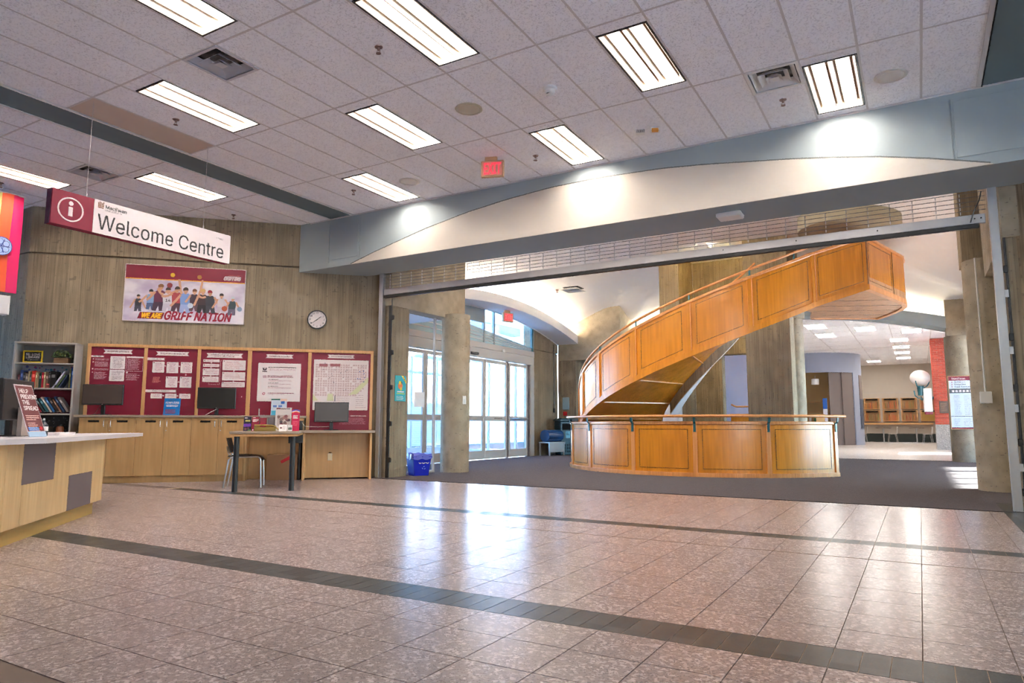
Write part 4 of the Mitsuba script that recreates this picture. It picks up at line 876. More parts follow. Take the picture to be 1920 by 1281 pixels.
sp_ = thing('side_panel', 'maple end panel between the cabinets and the knee space', 'panel'); add(rbox(-0.748, -0.712, -0.45, 0, 0, 1.0, 0.003), MAPLE, 'board', sp_)
kp = thing('back_panel', 'maple back panel of the knee space behind the cardboard box', 'panel'); add(box(-0.71, 0.145, -0.05, -0.02, 0, 1.0), MAPLE, 'board', kp)
add(rbox(0.085, 0.125, -0.40, -0.05, 0.0, 1.0, 0.003), BLACK, 'black_upright', kp)
WT = thing('worktop', 'grey laminate worktop over the cabinets carrying two monitors', 'worktop')
add(rbox(-3.19, 0.185, -0.475, 0, 1.0005, 1.036, 0.004), LAMINATE, 'slab', WT); add(rbox(-0.70, 0.15, -0.45, -0.42, 0.955, 1.0, 0.003), EDGE_WOOD, 'apron', WT)
DK = thing('desk', 'lower maple desk with a grey top at the right end of the concrete wall', 'desk')
add(rbox(0.15, 1.295, -0.66, 0, 0.758, 0.800, 0.004), LAMINATE, 'top', DK)
for x in (0.155, 1.215): add(rbox(x, x+0.036, -0.60, 0, 0.0, 0.757, 0.003), EDGE_WOOD, 'side', DK)
add(box(0.191, 1.215, -0.30, -0.28, 0.02, 0.757), MAPLE, 'back_panel', DK)
add(rbox(0.55, 0.625, -0.306, -0.30, 0.30, 0.42, 0.003), PAINT, 'outlet_plate', DK, col=srgb(206, 190, 160))
add(box(0.565, 0.61, -0.308, -0.3055, 0.425, 0.437), DARK, 'grommet', DK)
TB = thing('table', 'table with a grey top and two thick black legs in front of the desk', 'table')
add(rbox(-0.72, 0.17, -2.36, -0.67, 0.768, 0.802, 0.004), LAMINATE, 'top', TB); add(rbox(-0.705, 0.155, -2.345, -0.68, 0.733, 0.7675, 0.003), EDGE_WOOD, 'wood_edge', TB)
for x, y in ((-0.63, -2.28), (0.095, -2.28)): add(cyl(x, y, 0.0, 0.733, 0.036, 24), BLACK, 'leg', TB, smooth=30)
add(rbox(-0.06, 0.16, -0.72, -0.68, 0.60, 0.733, 0.004), BLACK, 'bracket', TB)
# ---------------------------------------------------------------- monitors
def monitor(x0, x1, z0, z1, y, base, label, mat, grey=False):
    t = thing('monitor', label, 'monitor', 'computer monitors on the worktop and desk'); c = (x0+x1)/2
    add(rbox(x0, x1, y-0.018, y+0.03, z0, z1, 0.006), BLACK, 'case', t)
    s = add(rect(x0+0.012, x1-0.012, z0+0.022, z1-0.012, y-0.0195, 0.0015), mat, 'screen', t)
    add(disc(c, z0+0.011, 0.006, y-0.0195, 0.0015, 12), CHROME, 'badge', t)
    add(rbox(c-0.028, c+0.028, y+0.03, y+0.06, base+0.012, (z0+z1)/2+0.04, 0.004), BLACK, 'neck', t)
    add(hull([(c+sx*0.12, y+0.03+sy*0.09, base+zz) for sx in (-1, 1) for sy in (-1, 1) for zz in (0.001, 0.008)]+[(c+sx*0.04, y+0.045+sy*0.03, base+0.016) for sx in (-1, 1) for sy in (-1, 1)]), BLACK, 'foot', t)
monitor(-3.145, -2.575, 1.19, 1.51, -0.30, 1.036, 'monitor with a brownish-grey screen standing at the left end of the worktop', P('screen_brown', srgb(66, 54, 50), 0.35, 0.5))
monitor(-1.50, -0.925, 1.145, 1.485, -0.30, 1.036, 'monitor with a black screen on the worktop under the flow chart', SCREEN)
monitor(0.315, 0.865, 0.935, 1.262, -0.42, 0.800, 'monitor with a grey screen on the low desk under the city map', SCREEN_GREY)
def cable(pts, label, mat=WHITE): k = thing('cable', label, 'cable'); add(tube(bend(pts, 0.03), 0.004, 6), mat, 'cord', k)
cable([(-1.19, -0.27, 1.15), (-1.24, -0.30, 1.12), (-1.36, -0.36, 1.043)], 'white cable under the black-screened monitor')
cable([(-2.90, -0.25, 1.19), (-2.93, -0.28, 1.12), (-2.96, -0.30, 1.042), (-2.99, -0.36, 1.041)], 'white cable under the brownish monitor at the left', GROUT)
cable([(0.56, -0.36, 0.86), (0.40, -0.34, 0.855), (0.22, -0.30, 0.86), (0.165, -0.45, 0.87), (0.13, -0.50, 0.93)], 'white cable running left from the grey monitor')
# blue sign on the worktop
def easel(name, x0, x1, z0, z1, y, lean, col, label, cat, paint=None):
    t = thing(name, label, cat); keep = sub(x0, y, z0); w, h = x1-x0, z1-z0
    global F
    a = math.atan2(lean, h); Rm_ = np.eye(4); Rm_[1:3, 1:3] = [[math.cos(a), math.sin(a)], [-math.sin(a), math.cos(a)]]
    F = F @ Rm_
    add(rbox(0, w, 0, 0.006, 0.001, h, 0.001), GLOSS, 'card', t, col=col)
    if paint: paint(t, w, h)
    back(keep)
    add(hull([(x0+0.2*w, y+0.02, z0+0.001), (x0+0.8*w, y+0.02, z0+0.001), (x0+0.2*w, y+lean+0.08, z0+0.001), (x0+0.8*w, y+lean+0.08, z0+0.001), (x0+0.3*w, y+lean*0.7+0.012, z0+h*0.6), (x0+0.7*w, y+lean*0.7+0.012, z0+h*0.6)]), GROUT, 'strut', t)
    return t
def p1(t, w, h):
    add([text('COMPUTERS', 0.030, w/2, h*0.68, 0, True, width=w*0.82), text('RESERVED', 0.030, w/2, h*0.50, 0, True, width=w*0.70)], PAPER, 'lettering', t)
    add(text('PLEASE NOTE', 0.012, w/2, h*0.85, 0, True), PAINT, 'small_print', t, col=srgb(40, 50, 70)); add(lines(w*0.12, w*0.9, h*0.34, 4, h*0.07, 0.010, 0, 4), PAINT, 'small_print', t, col=srgb(120, 40, 60))
easel('table_sign', -1.985, -1.745, 1.036, 1.31, -0.34, 0.05, srgb(24, 104, 170), 'blue COMPUTERS RESERVED sign on the worktop', 'sign', p1)
# ---------------------------------------------------------------- leaflets and oddments on the table
def leaflet(x0, x1, z1, y, col, label, paint=None, cat='leaflet', z0=0.802, lean=0.05): return easel('leaflet_holder', x0, x1, z0, z1, y, lean, col, label, cat, paint)
def q1(t, w, h):
    add(rect(0, w, h*0.30, h*0.50, -0.001, 0.001), PAINT, 'band', t, col=srgb(96, 44, 150)); add(rect(w*0.2, w*0.85, h*0.66, h*0.76, -0.001, .001), PAINT, 'label', t, col=srgb(176, 170, 90))
    add(rect(w*0.1, w*0.5, h*0.88, h*0.93, -0.001, .001), PAPER, 'logo', t); add([disc(w*0.3, h*0.15, w*0.16, -0.001, .001, 12), disc(w*0.65, h*0.2, w*0.13, -.001, .001, 12)], PAINT, 'photo', t, col=srgb(110, 60, 64)); add(rect(w*.6, w, 0.0, h*.12, -.001, .001), PAINT, 'grass', t, col=srgb(90, 110, 70))
leaflet(-0.60, -0.50, 1.012, -1.92, srgb(26, 18, 44), 'dark purple leaflet holder at the left end of the table', q1)
def q2(t, w, h):
    add(rect(w*0.12, w*0.5, h*0.90, h*0.94, -0.001, .001), PAPER, 'logo', t); add(lines(w*0.1, w*0.9, h*0.82, 3, h*0.07, h*0.04, 0, 2), PAPER, 'title', t); add(disc(w*0.2, h*0.08, w*0.09, -.001, .001, 12), PAPER, 'dot', t)
leaflet(-0.495, -0.395, 1.012, -1.90, srgb(128, 22, 46), 'maroon leaflet holder second from the left on the table', q2)
def q3(t, w, h):
    add(rect(w*0.05, w*0.9, h*0.93, h*0.97, -.001, .001), PAINT, 'rule', t, col=srgb(120, 110, 110)); add(rect(w*0.06, w*0.3, h*0.95, h*0.99, -.002, .001), PAINT, 'logo', t, col=srgb(110, 30, 50))
    r2 = random.Random(3)
    for c in ((110, 84, 80), (70, 60, 66), (140, 96, 92), (96, 40, 56)): add([disc(w*r2.uniform(.2, .85), h*r2.uniform(.3, .66), w*0.10, -.0015, .0012, 10) for _ in range(4)], PAINT, 'photo', t, col=srgb(*c))
    add(rect(w*0.12, w*0.9, h*0.22, h*0.68, -.0008, .0008), PAINT, 'photo_ground', t, col=srgb(176, 160, 156))
leaflet(-0.185, 0.035, 1.14, -1.86, srgb(206, 198, 196), 'large white brochure holder with a group photograph on the table', q3)
def q4(t, w, h):
    add(lines(w*0.15, w*0.95, h*0.74, 3, h*0.06, h*0.035, 0, 4), PAPER, 'title', t); add(rect(w*0.15, w*0.5, h*0.64, h*0.67, -.001, .001), PAPER, 'logo', t)
    for c, z in (((232, 226, 236), .86), ((40, 70, 160), .92), ((206, 84, 50), .82)): add(blob([(0, h*z), (w*.5, h*(z+.07)), (w, h*z), (w, h*(z+.06)), (w*.4, h*(z+.10)), (0, h*(z+.05))], -.0015), PAINT, 'flourish', t, col=srgb(*c))
    add(lines(w*0.15, w*0.85, h*0.46, 4, h*0.06, h*0.02, 0, 6), PAINT, 'print', t, col=srgb(226, 120, 140))
leaflet(0.04, 0.15, 1.11, -1.88, srgb(186, 24, 70), 'bright pink leaflet holder at the right end of the table', q4)
def q5(t, w, h):
    add(rect(0, w*.55, h*0.92, h, -.001, .001), PAINT, 'header', t, col=srgb(30, 80, 70)); add(rect(w*.62, w*.85, h*.70, h*.86, -.001, .001), PAINT, 'figure', t, col=srgb(28, 84, 160))
    add([rect(w*.12, w*.36, h*.5, h*.62, -.001, .001), rect(w*.46, w*.7, h*.5, h*.62, -.001, .001)], PAINT, 'tiles', t, col=srgb(90, 120, 180)); add([rect(w*.04, w*.42, h*.02, h*.30, -.001, .001)], PAINT, 'tiles', t, col=srgb(60, 150, 180)); add([rect(w*.50, w*.95, h*.02, h*.30, -.001, .001)], PAINT, 'tiles', t, col=srgb(40, 110, 100)); add(rect(w*.58, w, h*.86, h, -.0008, .0008), PAINT, 'corner', t, col=srgb(214, 186, 170))
leaflet(-0.37, -0.125, 1.315, -0.40, srgb(196, 206, 220), 'tall white and blue information card on the worktop behind the table', q5, 'sign', 1.036, 0.04)
t = thing('brochure_tray', 'brass-coloured metal tray on the front of the table', 'tray')
BRASS = two('brass', {'type': 'principled', 'base_color': rgb(srgb(150, 124, 70)), 'metallic': 0.7, 'roughness': 0.35})
add([rbox(-0.43, -0.16, -2.16, -2.145, 0.803, 0.86, 0.003), rbox(-0.43, -0.16, -1.97, -1.955, 0.803, 0.88, 0.003), rbox(-0.43, -0.418, -2.15, -1.96, 0.803, 0.87, 0.003), rbox(-0.43, -0.16, -2.15, -1.96, 0.8025, 0.808, 0.002)], BRASS, 'tray', t)
add(tube(bend([(-0.43, -2.155, 0.885), (-0.20, -2.155, 0.885), (-0.16, -2.155, 0.87), (-0.11, -2.155, 0.822)], 0.03), 0.009, 8), BRASS, 'rail', t)
add([rbox(-0.36+0.01*k, -0.30+0.01*k, -2.12+0.05*k, -2.10+0.05*k, 0.81, 0.93, 0.001) for k in range(2)], PAINT, 'cards', t, col=srgb(150, 40, 60))
t = thing('leaflet_rack', 'clear plastic leaflet rack with grey leaflets in the middle of the table', 'leaflet rack')
CLEAR = P('clear_plastic', srgb(150, 140, 136), 0.2, 0.5)
add([rbox(-0.42, -0.17, -1.68, -1.674, 0.803, 1.03, 0.001), rbox(-0.42, -0.414, -1.80, -1.68, 0.803, 1.12, 0.001), rbox(-0.30, -0.294, -1.80, -1.68, 0.803, 1.00, 0.001), rbox(-0.42, -0.17, -1.80, -1.68, 0.8025, 0.81, 0.001)], CLEAR, 'rack', t)
add([rbox(-0.29, -0.18, -1.73, -1.70, 0.81, 1.0, 0.002)], PAINT, 'leaflets', t, col=srgb(110, 100, 104)); add([rbox(-0.40, -0.31, -1.73, -1.70, 0.81, 0.99, 0.002)], PAINT, 'leaflets', t, col=srgb(140, 44, 60))
def q6(t, w, h): add(disc(w*.25, h*.5, w*.14, -.001, .001, 10), PAINT, 'mark', t, col=srgb(110, 70, 80)); add(lines(w*.45, w*.9, h*.8, 5, h*.13, h*.05, 0, 1), PAINT, 'print', t, col=srgb(170, 150, 156))
leaflet(-0.11, -0.005, 0.905, -2.12, srgb(232, 228, 228), 'small white card standing in front of the white brochure holder', q6, 'card')
def q7(t, w, h): add(rect(w*.1, w*.9, h*.2, h*.6, -.001, .001), PAINT, 'picture', t, col=srgb(60, 76, 70))
leaflet(0.0, 0.06, 0.90, -1.98, srgb(200, 200, 200), 'tiny card with a green picture beside the pink leaflet holder', q7, 'card')
# ---------------------------------------------------------------- chair, box
CH = thing('chair', 'black-seated chair with chrome tube legs pushed under the table', 'chair')
def seat_pt(u, v):   # u along s from the back (0) to the front (1)
    return (-0.80+0.46*u, -1.78+0.43*v, 0.455+0.012*math.cos((u-0.4)*4)-0.05*max(0, u-0.88)/0.12+0.006*math.cos((v-.5)*6))
u = [[seat_pt(a, b) for b in np.linspace(0, 1, 7)] for a in np.linspace(0, 1, 11)]
top = np.array(u); ring_ = np.concatenate([top, (top-[0, 0, 0.014])[:, ::-1]], axis=1); add(loft(ring_), BLACK, 'seat', CH, smooth=40)
bp = np.array([[(-0.795+0.03*w*w-0.05*h, -1.57+0.20*w, 0.50+0.20*h) for w in np.linspace(-1, 1, 7)] for h in np.linspace(0, 1, 6)]); bp = np.concatenate([bp, (bp-[0.012, 0, 0])[:, ::-1]], axis=1); add(loft(bp), BLACK, 'backrest', CH, smooth=40)
for y in (-1.775, -1.355):
    add(tube(bend([(-0.345, y, 0.006), (-0.365, y, 0.44), (-0.78, y, 0.435), (-0.845, y, 0.006)], 0.06, 7), 0.011, 10), CHROME, 'leg_frame', CH, smooth=50)
add(tube(bend([(-0.72, -1.72, 0.44), (-0.80, -1.70, 0.46), (-0.83, -1.68, 0.58)], 0.04), 0.010, 8), CHROME, 'back_support', CH); add(tube(bend([(-0.72, -1.42, 0.44), (-0.80, -1.44, 0.46), (-0.83, -1.46, 0.58)], 0.04), 0.010, 8), CHROME, 'back_support', CH)
for x in (-0.5, -0.7): add(tube([(x, -1.775, 0.432), (x, -1.355, 0.432)], 0.008, 8), CHROME, 'cross_tube', CH)
BX = thing('cardboard_box', 'brown cardboard box with a red label under the worktop', 'box')
CARD = P('cardboard', srgb(146, 112, 84), 0.8, 0.2)
add(rbox(-0.40, 0.075, -0.40, -0.055, 0.001, 0.40, 0.003), CARD, 'body', BX); add([rbox(-0.40, 0.075, -0.40, -0.23, 0.401, 0.406, 0.002), rbox(-0.40, 0.075, -0.222, -0.055, 0.401, 0.406, 0.002)], CARD, 'flaps', BX)
keep = sub(-0.11, -0.402, 0.325); F[:] = F @ np.array([[math.cos(.5), 0, -math.sin(.5), 0], [0, 1, 0, 0], [math.sin(.5), 0, math.cos(.5), 0], [0, 0, 0, 1.0]])
add(rect(-0.08, 0.10, -0.025, 0.025, 0, 0.001), PAINT, 'red_label', BX, col=srgb(180, 34, 46)); back(keep)
at()
# ---------------------------------------------------------------- bookcase
wall(); BC = thing('bookcase', 'grey open bookcase against the left end of the concrete wall', 'bookcase')
SHELF = P('shelf_grey', srgb(168, 160, 154), 0.5, 0.4)
b0, b1 = -4.125, -3.275
for x in (b0, b1-0.028): add(rbox(x, x+0.028, -0.30, -0.002, 0, 2.12, 0.003), SHELF, 'side', BC)
add(rbox(b0, b1, -0.305, -0.002, 2.12, 2.15, 0.003), SHELF, 'top', BC)
for z in (0.08, 0.66, 1.055, 1.445, 1.83): add(rbox(b0+0.028, b1-0.028, -0.295, -0.012, z-0.022, z, 0.003), SHELF, 'shelf', BC)
BACKC = (((0.08, 0.638), srgb(30, 27, 30)), ((0.66, 1.033), srgb(26, 24, 27)), ((1.055, 1.423), srgb(98, 14, 36)), ((1.445, 1.808), srgb(158, 154, 160)), ((1.83, 2.12), srgb(120, 114, 110)))
for (z0, z1), c in BACKC: add(box(b0+0.028, b1-0.028, -0.012, -0.002, z0, z1), PAINT, 'back_panel', BC, col=c)
r = random.Random(11)
for c in ((70, 90, 150), (150, 60, 90), (60, 120, 140)):
    add([disc(r.uniform(b0+0.06, b1-0.06), r.uniform(1.50, 1.79), r.uniform(0.010, 0.022), -0.0135, 0.0015, 7) for _ in range(26)], PAINT, 'floral_print', BC, col=srgb(*c), kind='stuff', label='printed flowers on the lining paper')
add([disc(r.uniform(b0+0.06, b1-0.06), r.uniform(0.68, 1.02), 0.004, -0.0135, 0.0015, 6) for _ in range(80)], PAINT, 'speckle_print', BC, col=srgb(150, 150, 160), kind='stuff', label='pale specks on the lining paper')
ORD = ['first', 'second', 'third', 'fourth', 'fifth', 'sixth', 'seventh', 'eighth', 'ninth', 'tenth', 'eleventh', 'twelfth', 'thirteenth', 'fourteenth', 'fifteenth', 'sixteenth', 'seventeenth', 'eighteenth']
def book(x, z, w, h, c, lean, label, group, d=0.17, y=-0.06):
    t = thing('book', label, 'book', group); keep = sub(x, y, z)
    a = math.radians(lean); L = np.eye(4); L[0, 0], L[0, 2], L[2, 0], L[2, 2] = math.cos(a), math.sin(a), -math.sin(a), math.cos(a); F[:] = F @ L
    s = [rbox(0, 0.003, -d, 0, 0.001, h, 0.001), rbox(w-0.003, w, -d, 0, 0.001, h, 0.001), rbox(0, w, -d-0.002, -d+0.002, 0.001, h, 0.001)]
    add(s, SATIN, 'cover', t, col=srgb(*c)); add(box(0.003, w-0.003, -d+0.002, -0.004, 0.004, h-0.005), PAPER, 'pages', t)
    if w > 0.02: add(rect(w*0.2, w*0.8, h*0.62, h*0.80, -d-0.003, 0.001), PAINT, 'spine_title', t, col=srgb(*[min(255, q+90) for q in c]))
    back(keep)
row2 = [('dark maroon', (70, 26, 30), .030, .20), ('navy blue', (46, 66, 120), .036, .27), ('black', (34, 32, 36), .030, .24), ('grey', (112, 100, 96), .034, .22), ('cream', (184, 166, 130), .018, .26), ('dark grey', (70, 62, 60), .026, .20), ('red', (196, 44, 34), .050, .26), ('tan', (176, 146, 104), .022, .25), ('pale brown', (150, 120, 90), .020, .22), ('dark green', (30, 46, 40), .034, .23), ('crimson', (150, 28, 40), .028, .24), ('straw-coloured', (172, 150, 112), .022, .25), ('brown', (96, 70, 56), .036, .23), ('charcoal', (44, 38, 40), .026, .25), ('very thick black', (20, 18, 20), .078, .26)]
x = b0+0.06
for q, (n, c, w, h) in enumerate(row2):
    book(x, 1.446, w, h, c, 0, f'{n} book, {ORD[q]} from the left on the upper book shelf', 'books on the upper shelf'); x += w+0.002
x = -3.60
for q, (n, c, w, h, l) in enumerate((('white', (206, 206, 226), .024, .30, 30), ('green', (70, 90, 60), .020, .24, 30), ('dark blue', (40, 54, 80), .020, .24, 28))):
    book(x, 1.448+0.0*q, w, h, c, l, f'{n} book leaning to the right on the upper book shelf', 'books leaning on the upper shelf'); x += w/math.cos(math.radians(l))+0.016
for n, c, w, h, x in (('thin olive', (96, 96, 60), .022, .29, -3.372), ('tall blue', (40, 84, 150), .040, .33, -3.345)): book(x, 1.446, w, h, c, 0, f'{n} book standing at the right end of the upper book shelf', 'books at the right end of the upper shelf')
book(-3.68, 1.446, 0.05, 0.08, (150, 24, 34), 0, 'low red book lying at the middle of the upper shelf', 'books on the upper shelf')
row3 = [('black', (30, 30, 32)), ('dark green', (36, 52, 46)), ('grey-blue', (84, 100, 120)), ('dark teal', (26, 60, 70)), ('white', (200, 196, 192)), ('red', (170, 30, 40)), ('maroon', (116, 24, 36)), ('dark slate', (52, 64, 66)), ('teal', (36, 84, 96)), ('off-white', (206, 190, 176)), ('blue', (40, 90, 140)), ('black-brown', (50, 40, 38)), ('brown', (120, 84, 66)), ('dark blue', (30, 50, 80)), ('grey', (140, 128, 124))]
x = b0+0.13
for q, (n, c) in enumerate(row3):
    w = 0.022+0.006*(q % 3); book(x, 1.056+w*0.55, w, 0.235+0.014*((q*7) % 4), c, -33, f'{n} book, {ORD[q]} from the left in the slanting row', 'slanting books on the middle shelf'); x += w/0.84+0.012
t = thing('framed_sign', 'yellow-framed RE-LOVE LIBRARY sign on the top shelf of the bookcase', 'sign'); keep = sub(-4.03, -0.20, 1.831)
add([rbox(0, 0.27, -0.015, 0, 0, 0.022, .002), rbox(0, 0.27, -0.015, 0, 0.168, 0.19, .002), rbox(0, 0.022, -0.015, 0, 0.022, 0.168, .002), rbox(0.248, 0.27, -0.015, 0, 0.022, 0.168, .002)], PAINT, 'frame', t, col=srgb(206, 168, 30))
add(box(0.02, 0.25, -0.008, 0, 0.02, 0.17), BLACK, 'board', t)
add([text('RE-LOVE', 0.032, 0.135, 0.115, -0.008, True, width=0.19), text('LIBRARY', 0.032, 0.135, 0.072, -0.008, True, width=0.19), text('take a book, leave a book', 0.011, 0.135, 0.043, -0.008, width=0.15)], PAPER, 'lettering', t); back(keep)
t = thing('potted_plant', 'small trailing green plant in a wooden trough on the top shelf of the bookcase', 'plant'); keep = sub(-3.55, -0.16, 1.831)
add(rbox(-0.06, 0.14, -0.05, 0.05, 0, 0.085, 0.004), P('trough', srgb(110, 84, 62), 0.7, 0.2), 'trough', t)
lv, gl = [], []
for q in range(120):
    a, b = r.uniform(0, 6.28), r.uniform(0.02, 0.12); cx, cz = 0.04+1.25*b*math.cos(a), 0.10+abs(b*math.sin(a))*1.1-0.03*(b > .1); cy = r.uniform(-0.09, 0.05); s_ = r.uniform(0.012, 0.022); d_ = r.uniform(0, 6.28)
    p0 = np.array([cx, cy, cz]); e = np.array([math.cos(d_), -0.4, math.sin(d_)])*s_; f_ = np.array([-math.sin(d_), 0.3, math.cos(d_)])*s_*0.55
    m = tri([p0-e, p0+f_-0.2*e, p0+e, p0-f_-0.2*e, p0+[0, 0.004, 0]], [[0, 1, 2], [0, 2, 3], [0, 4, 1], [1, 4, 2], [2, 4, 3], [3, 4, 0]]); (gl if q % 4 == 0 else lv).append(m)
add(lv, P('leaf', (0.035, 0.07, 0.02), 0.5, 0.3), 'leaves', t, kind='stuff', label='small dark leaves'); add(gl, P('leaf_light', (0.12, 0.15, 0.03), 0.5, 0.3), 'light_leaves', t, kind='stuff', label='small yellow-green leaves')
add([tube([(0.04, 0, 0.07), (0.04+0.07*math.cos(k), -0.02, 0.13+0.02*math.sin(3*k))], 0.002, 5) for k in np.linspace(0, 3.1, 6)], P('stem', (0.06, 0.05, 0.02), .6), 'stems', t); back(keep)
t = thing('jar', 'tall orange-brown jar on the lowest visible bookcase shelf', 'jar'); keep = sub(-3.46, -0.17, 0.661); add(lathe([(0, 0), (0.05, 0), (0.055, 0.04), (0.055, 0.17), (0.04, 0.20), (0, 0.20)], 20), SATIN, 'body', t, col=srgb(150, 90, 60), smooth=False); add(cyl(0, 0, 0.201, 0.225, 0.042, 20), BLACK, 'lid', t); back(keep)
t = thing('slim_box', 'slim dark box standing left of the orange jar in the bookcase', 'box'); add(rbox(-3.61, -3.575, -0.25, -0.12, 0.661, 0.86, 0.002), SATIN, 'body', t, col=srgb(60, 56, 50))
# ---------------------------------------------------------------- poster and clock on the concrete wall
wall(); BN = thing('banner', 'wide maroon and white athletics banner reading WE ARE GRIFF NATION on the concrete wall', 'banner')
bx0, bx1, bz0, bz1 = -2.735, -0.905, 2.575, 3.495; BW, BH = bx1-bx0, bz1-bz0
add(rbox(bx0-0.012, bx1+0.012, -0.030, -0.002, bz0-0.012, bz1+0.012, 0.003), PAPER, 'backing', BN); y = -0.030
def smoky(p, n, uv):
    g = fbm(p.x*3+5, p.y*3, p.z*3.5, 4); return mix((0.46, 0.38, 0.52), (0.86, 0.82, 0.88), smoothstep(0.25, 0.75, g))
add(rect(bx0, bx1, bz0, bz0+BH*0.755, y-0.001, 0.001), P('smoky_print', mikit.proc(smoky), 0.5, 0.4), 'picture_ground', BN)
add(rect(bx0, bx1, bz0+BH*0.755, bz1, y-0.001, 0.001), MAROON, 'maroon_band', BN); add(rect(bx0, bx1, bz0+BH*0.745, bz0+BH*0.762, y-0.002, 0.001), PAINT, 'gold_line', BN, col=srgb(222, 160, 60))
def bp_(u, v): return (bx0+u*BW, bz0+v*BH)
def sl(pts, k=0): return [(a+0.10*b-0.0, b) for a, b in pts]
add(blob([bp_(.115, .035), bp_(.315, .035), bp_(.335, .155), bp_(.135, .155)], y-0.002), MAROON, 'slogan_box', BN)
def heavy(m):
    """Bolder strokes: copies of the lettering a few millimetres apart."""
    o = []
    for q, (dx, dz) in enumerate(((0, 0), (0.004, 0), (-0.004, 0), (0, 0.004), (0, -0.004))): c = m.copy(); c.apply_translation((dx, -0.0001*q, dz)); o.append(c)
    return cat_(o)
def slant(m, z0, k=0.22): m.vertices[:, 0] += (m.vertices[:, 2]-z0)*k; return m
add(slant(heavy(text('WE ARE', 0.080, bx0+BW*.218, bz0+BH*.053, y-0.003, True, width=BW*.165)), bz0), PAINT, 'slogan', BN, col=srgb(236, 180, 40))
add(slant(heavy(text('GRIFF NATION', 0.135, bx0+BW*.600, bz0+BH*.035, y-0.002, True, width=BW*.56)), bz0), PAINT, 'slogan', BN, col=srgb(132, 20, 46))
add(slant(heavy(text('GRIFFINS', 0.062, bx0+BW*.885, bz0+BH*.80, y-0.002, True, width=BW*.145)), bz0+BH*.8), PAPER, 'team_name', BN)
add(slant(text('MACEWAN UNIVERSITY', 0.013, bx0+BW*.905, bz0+BH*.880, y-0.002, True, width=BW*.10), bz0+BH*.88), PAINT, 'team_line', BN, col=srgb(206, 130, 120))
def fig(u, v, h, shirt, pants, skin=(196, 150, 124), hair=(60, 44, 40), arms=((-.5, .1), (.5, .1)), lean=0.0, q=0):
    """A small printed athlete: head, hair, torso, hips and two arms, each a flat patch of ink."""
    yy = y-0.002-0.0004*q; s = h*BH
    def pt(a, b): return (bx0+u*BW+(a+lean*b)*s, bz0+v*BH+b*s)
    k = add([blob([pt(-.17, .32), pt(-.20, .70), pt(-.10, .78), pt(.10, .78), pt(.20, .70), pt(.16, .32)], yy)], PAINT, 'athlete', BN, col=srgb(*shirt))
    add(blob([pt(-.17, .34), pt(.16, .34), pt(.20, .02), pt(.05, .0), pt(0, .20), pt(-.06, .0), pt(-.20, .02)], yy-.0001), PAINT, 'trousers', k, col=srgb(*pants))
    hd = [blob([pt(.09*math.cos(a), .90+.11*math.sin(a)) for a in np.linspace(0, 6.28, 13)[:-1]], yy-.0002), blob([pt(-.04, .75), pt(.04, .75), pt(.04, .84), pt(-.04, .84)], yy-.0001)]
    for (ax, az), sx in zip(arms, (-1, 1)):
        e = (sx*.17+ax*.5, .70+az*.4-.05); w_ = .045
        P0, P1, P2 = (sx*.17, .72), e, (sx*.17+ax, .70+az)
        for A, B in ((P0, P1), (P1, P2)):
            d = np.array(B)-A; l = np.hypot(*d)+1e-6; nx, nz = -d[1]/l*w_, d[0]/l*w_; hd.append(blob([pt(A[0]+nx, A[1]+nz), pt(B[0]+nx, B[1]+nz), pt(B[0]-nx, B[1]-nz), pt(A[0]-nx, A[1]-nz)], yy-.0003))
    add(hd, PAINT, 'skin', k, col=srgb(*skin)); add(blob([pt(.10*math.cos(a), .93+.10*math.sin(a)) for a in np.linspace(-.2, 3.5, 9)], yy-.0004), PAINT, 'hair', k, col=srgb(*hair))
fig(.115, .16, .30, (40, 38, 46), (58, 54, 70), arms=((-.25, -.5), (.25, -.5)), lean=.0, q=1)
fig(.215, .20, .36, (128, 156, 190), (70, 84, 120), hair=(30, 30, 36), arms=((-.35, -.35), (.35, -.3)), q=2)
fig(.275, .18, .48, (92, 40, 62), (60, 44, 60), hair=(120, 76, 50), arms=((-.25, -.3), (.45, .12)), lean=.08, q=3)
fig(.355, .17, .44, (206, 202, 210), (196, 190, 202), arms=((-.22, .25), (.35, -.15)), q=4)
add(text('14', 0.045, bx0+BW*.355, bz0+BH*.355, y-0.0052, True), PAINT, 'shirt_number', BN, col=srgb(60, 40, 50))
fig(.43, .18, .45, (150, 56, 62), (70, 48, 60), arms=((-.4, -.1), (-.12, .62)), q=5)
fig(.50, .16, .46, (120, 146, 196), (150, 166, 206), hair=(60, 46, 44), arms=((-.35, -.45), (.4, -.25)), q=6)
fig(.575, .20, .40, (60, 44, 56), (84, 60, 70), hair=(96, 60, 44), arms=((-.2, -.3), (.14, .75)), q=7)
fig(.645, .17, .44, (56, 34, 40), (34, 32, 36), hair=(196, 160, 100), arms=((-.15, -.4), (.3, -.1)), q=8)
fig(.715, .17, .42, (48, 50, 58), (54, 56, 64), hair=(128, 34, 46), arms=((-.3, .05), (.25, -.4)), lean=-.05, q=9)
fig(.805, .18, .36, (214, 206, 212), (196, 186, 196), hair=(44, 36, 36), arms=((-.25, -.45), (.35, -.45)), q=10)
fig(.895, .15, .34, (54, 66, 70), (92, 84, 104), hair=(196, 204, 212), arms=((-.2, -.5), (.28, -.4)), lean=.05, q=11)
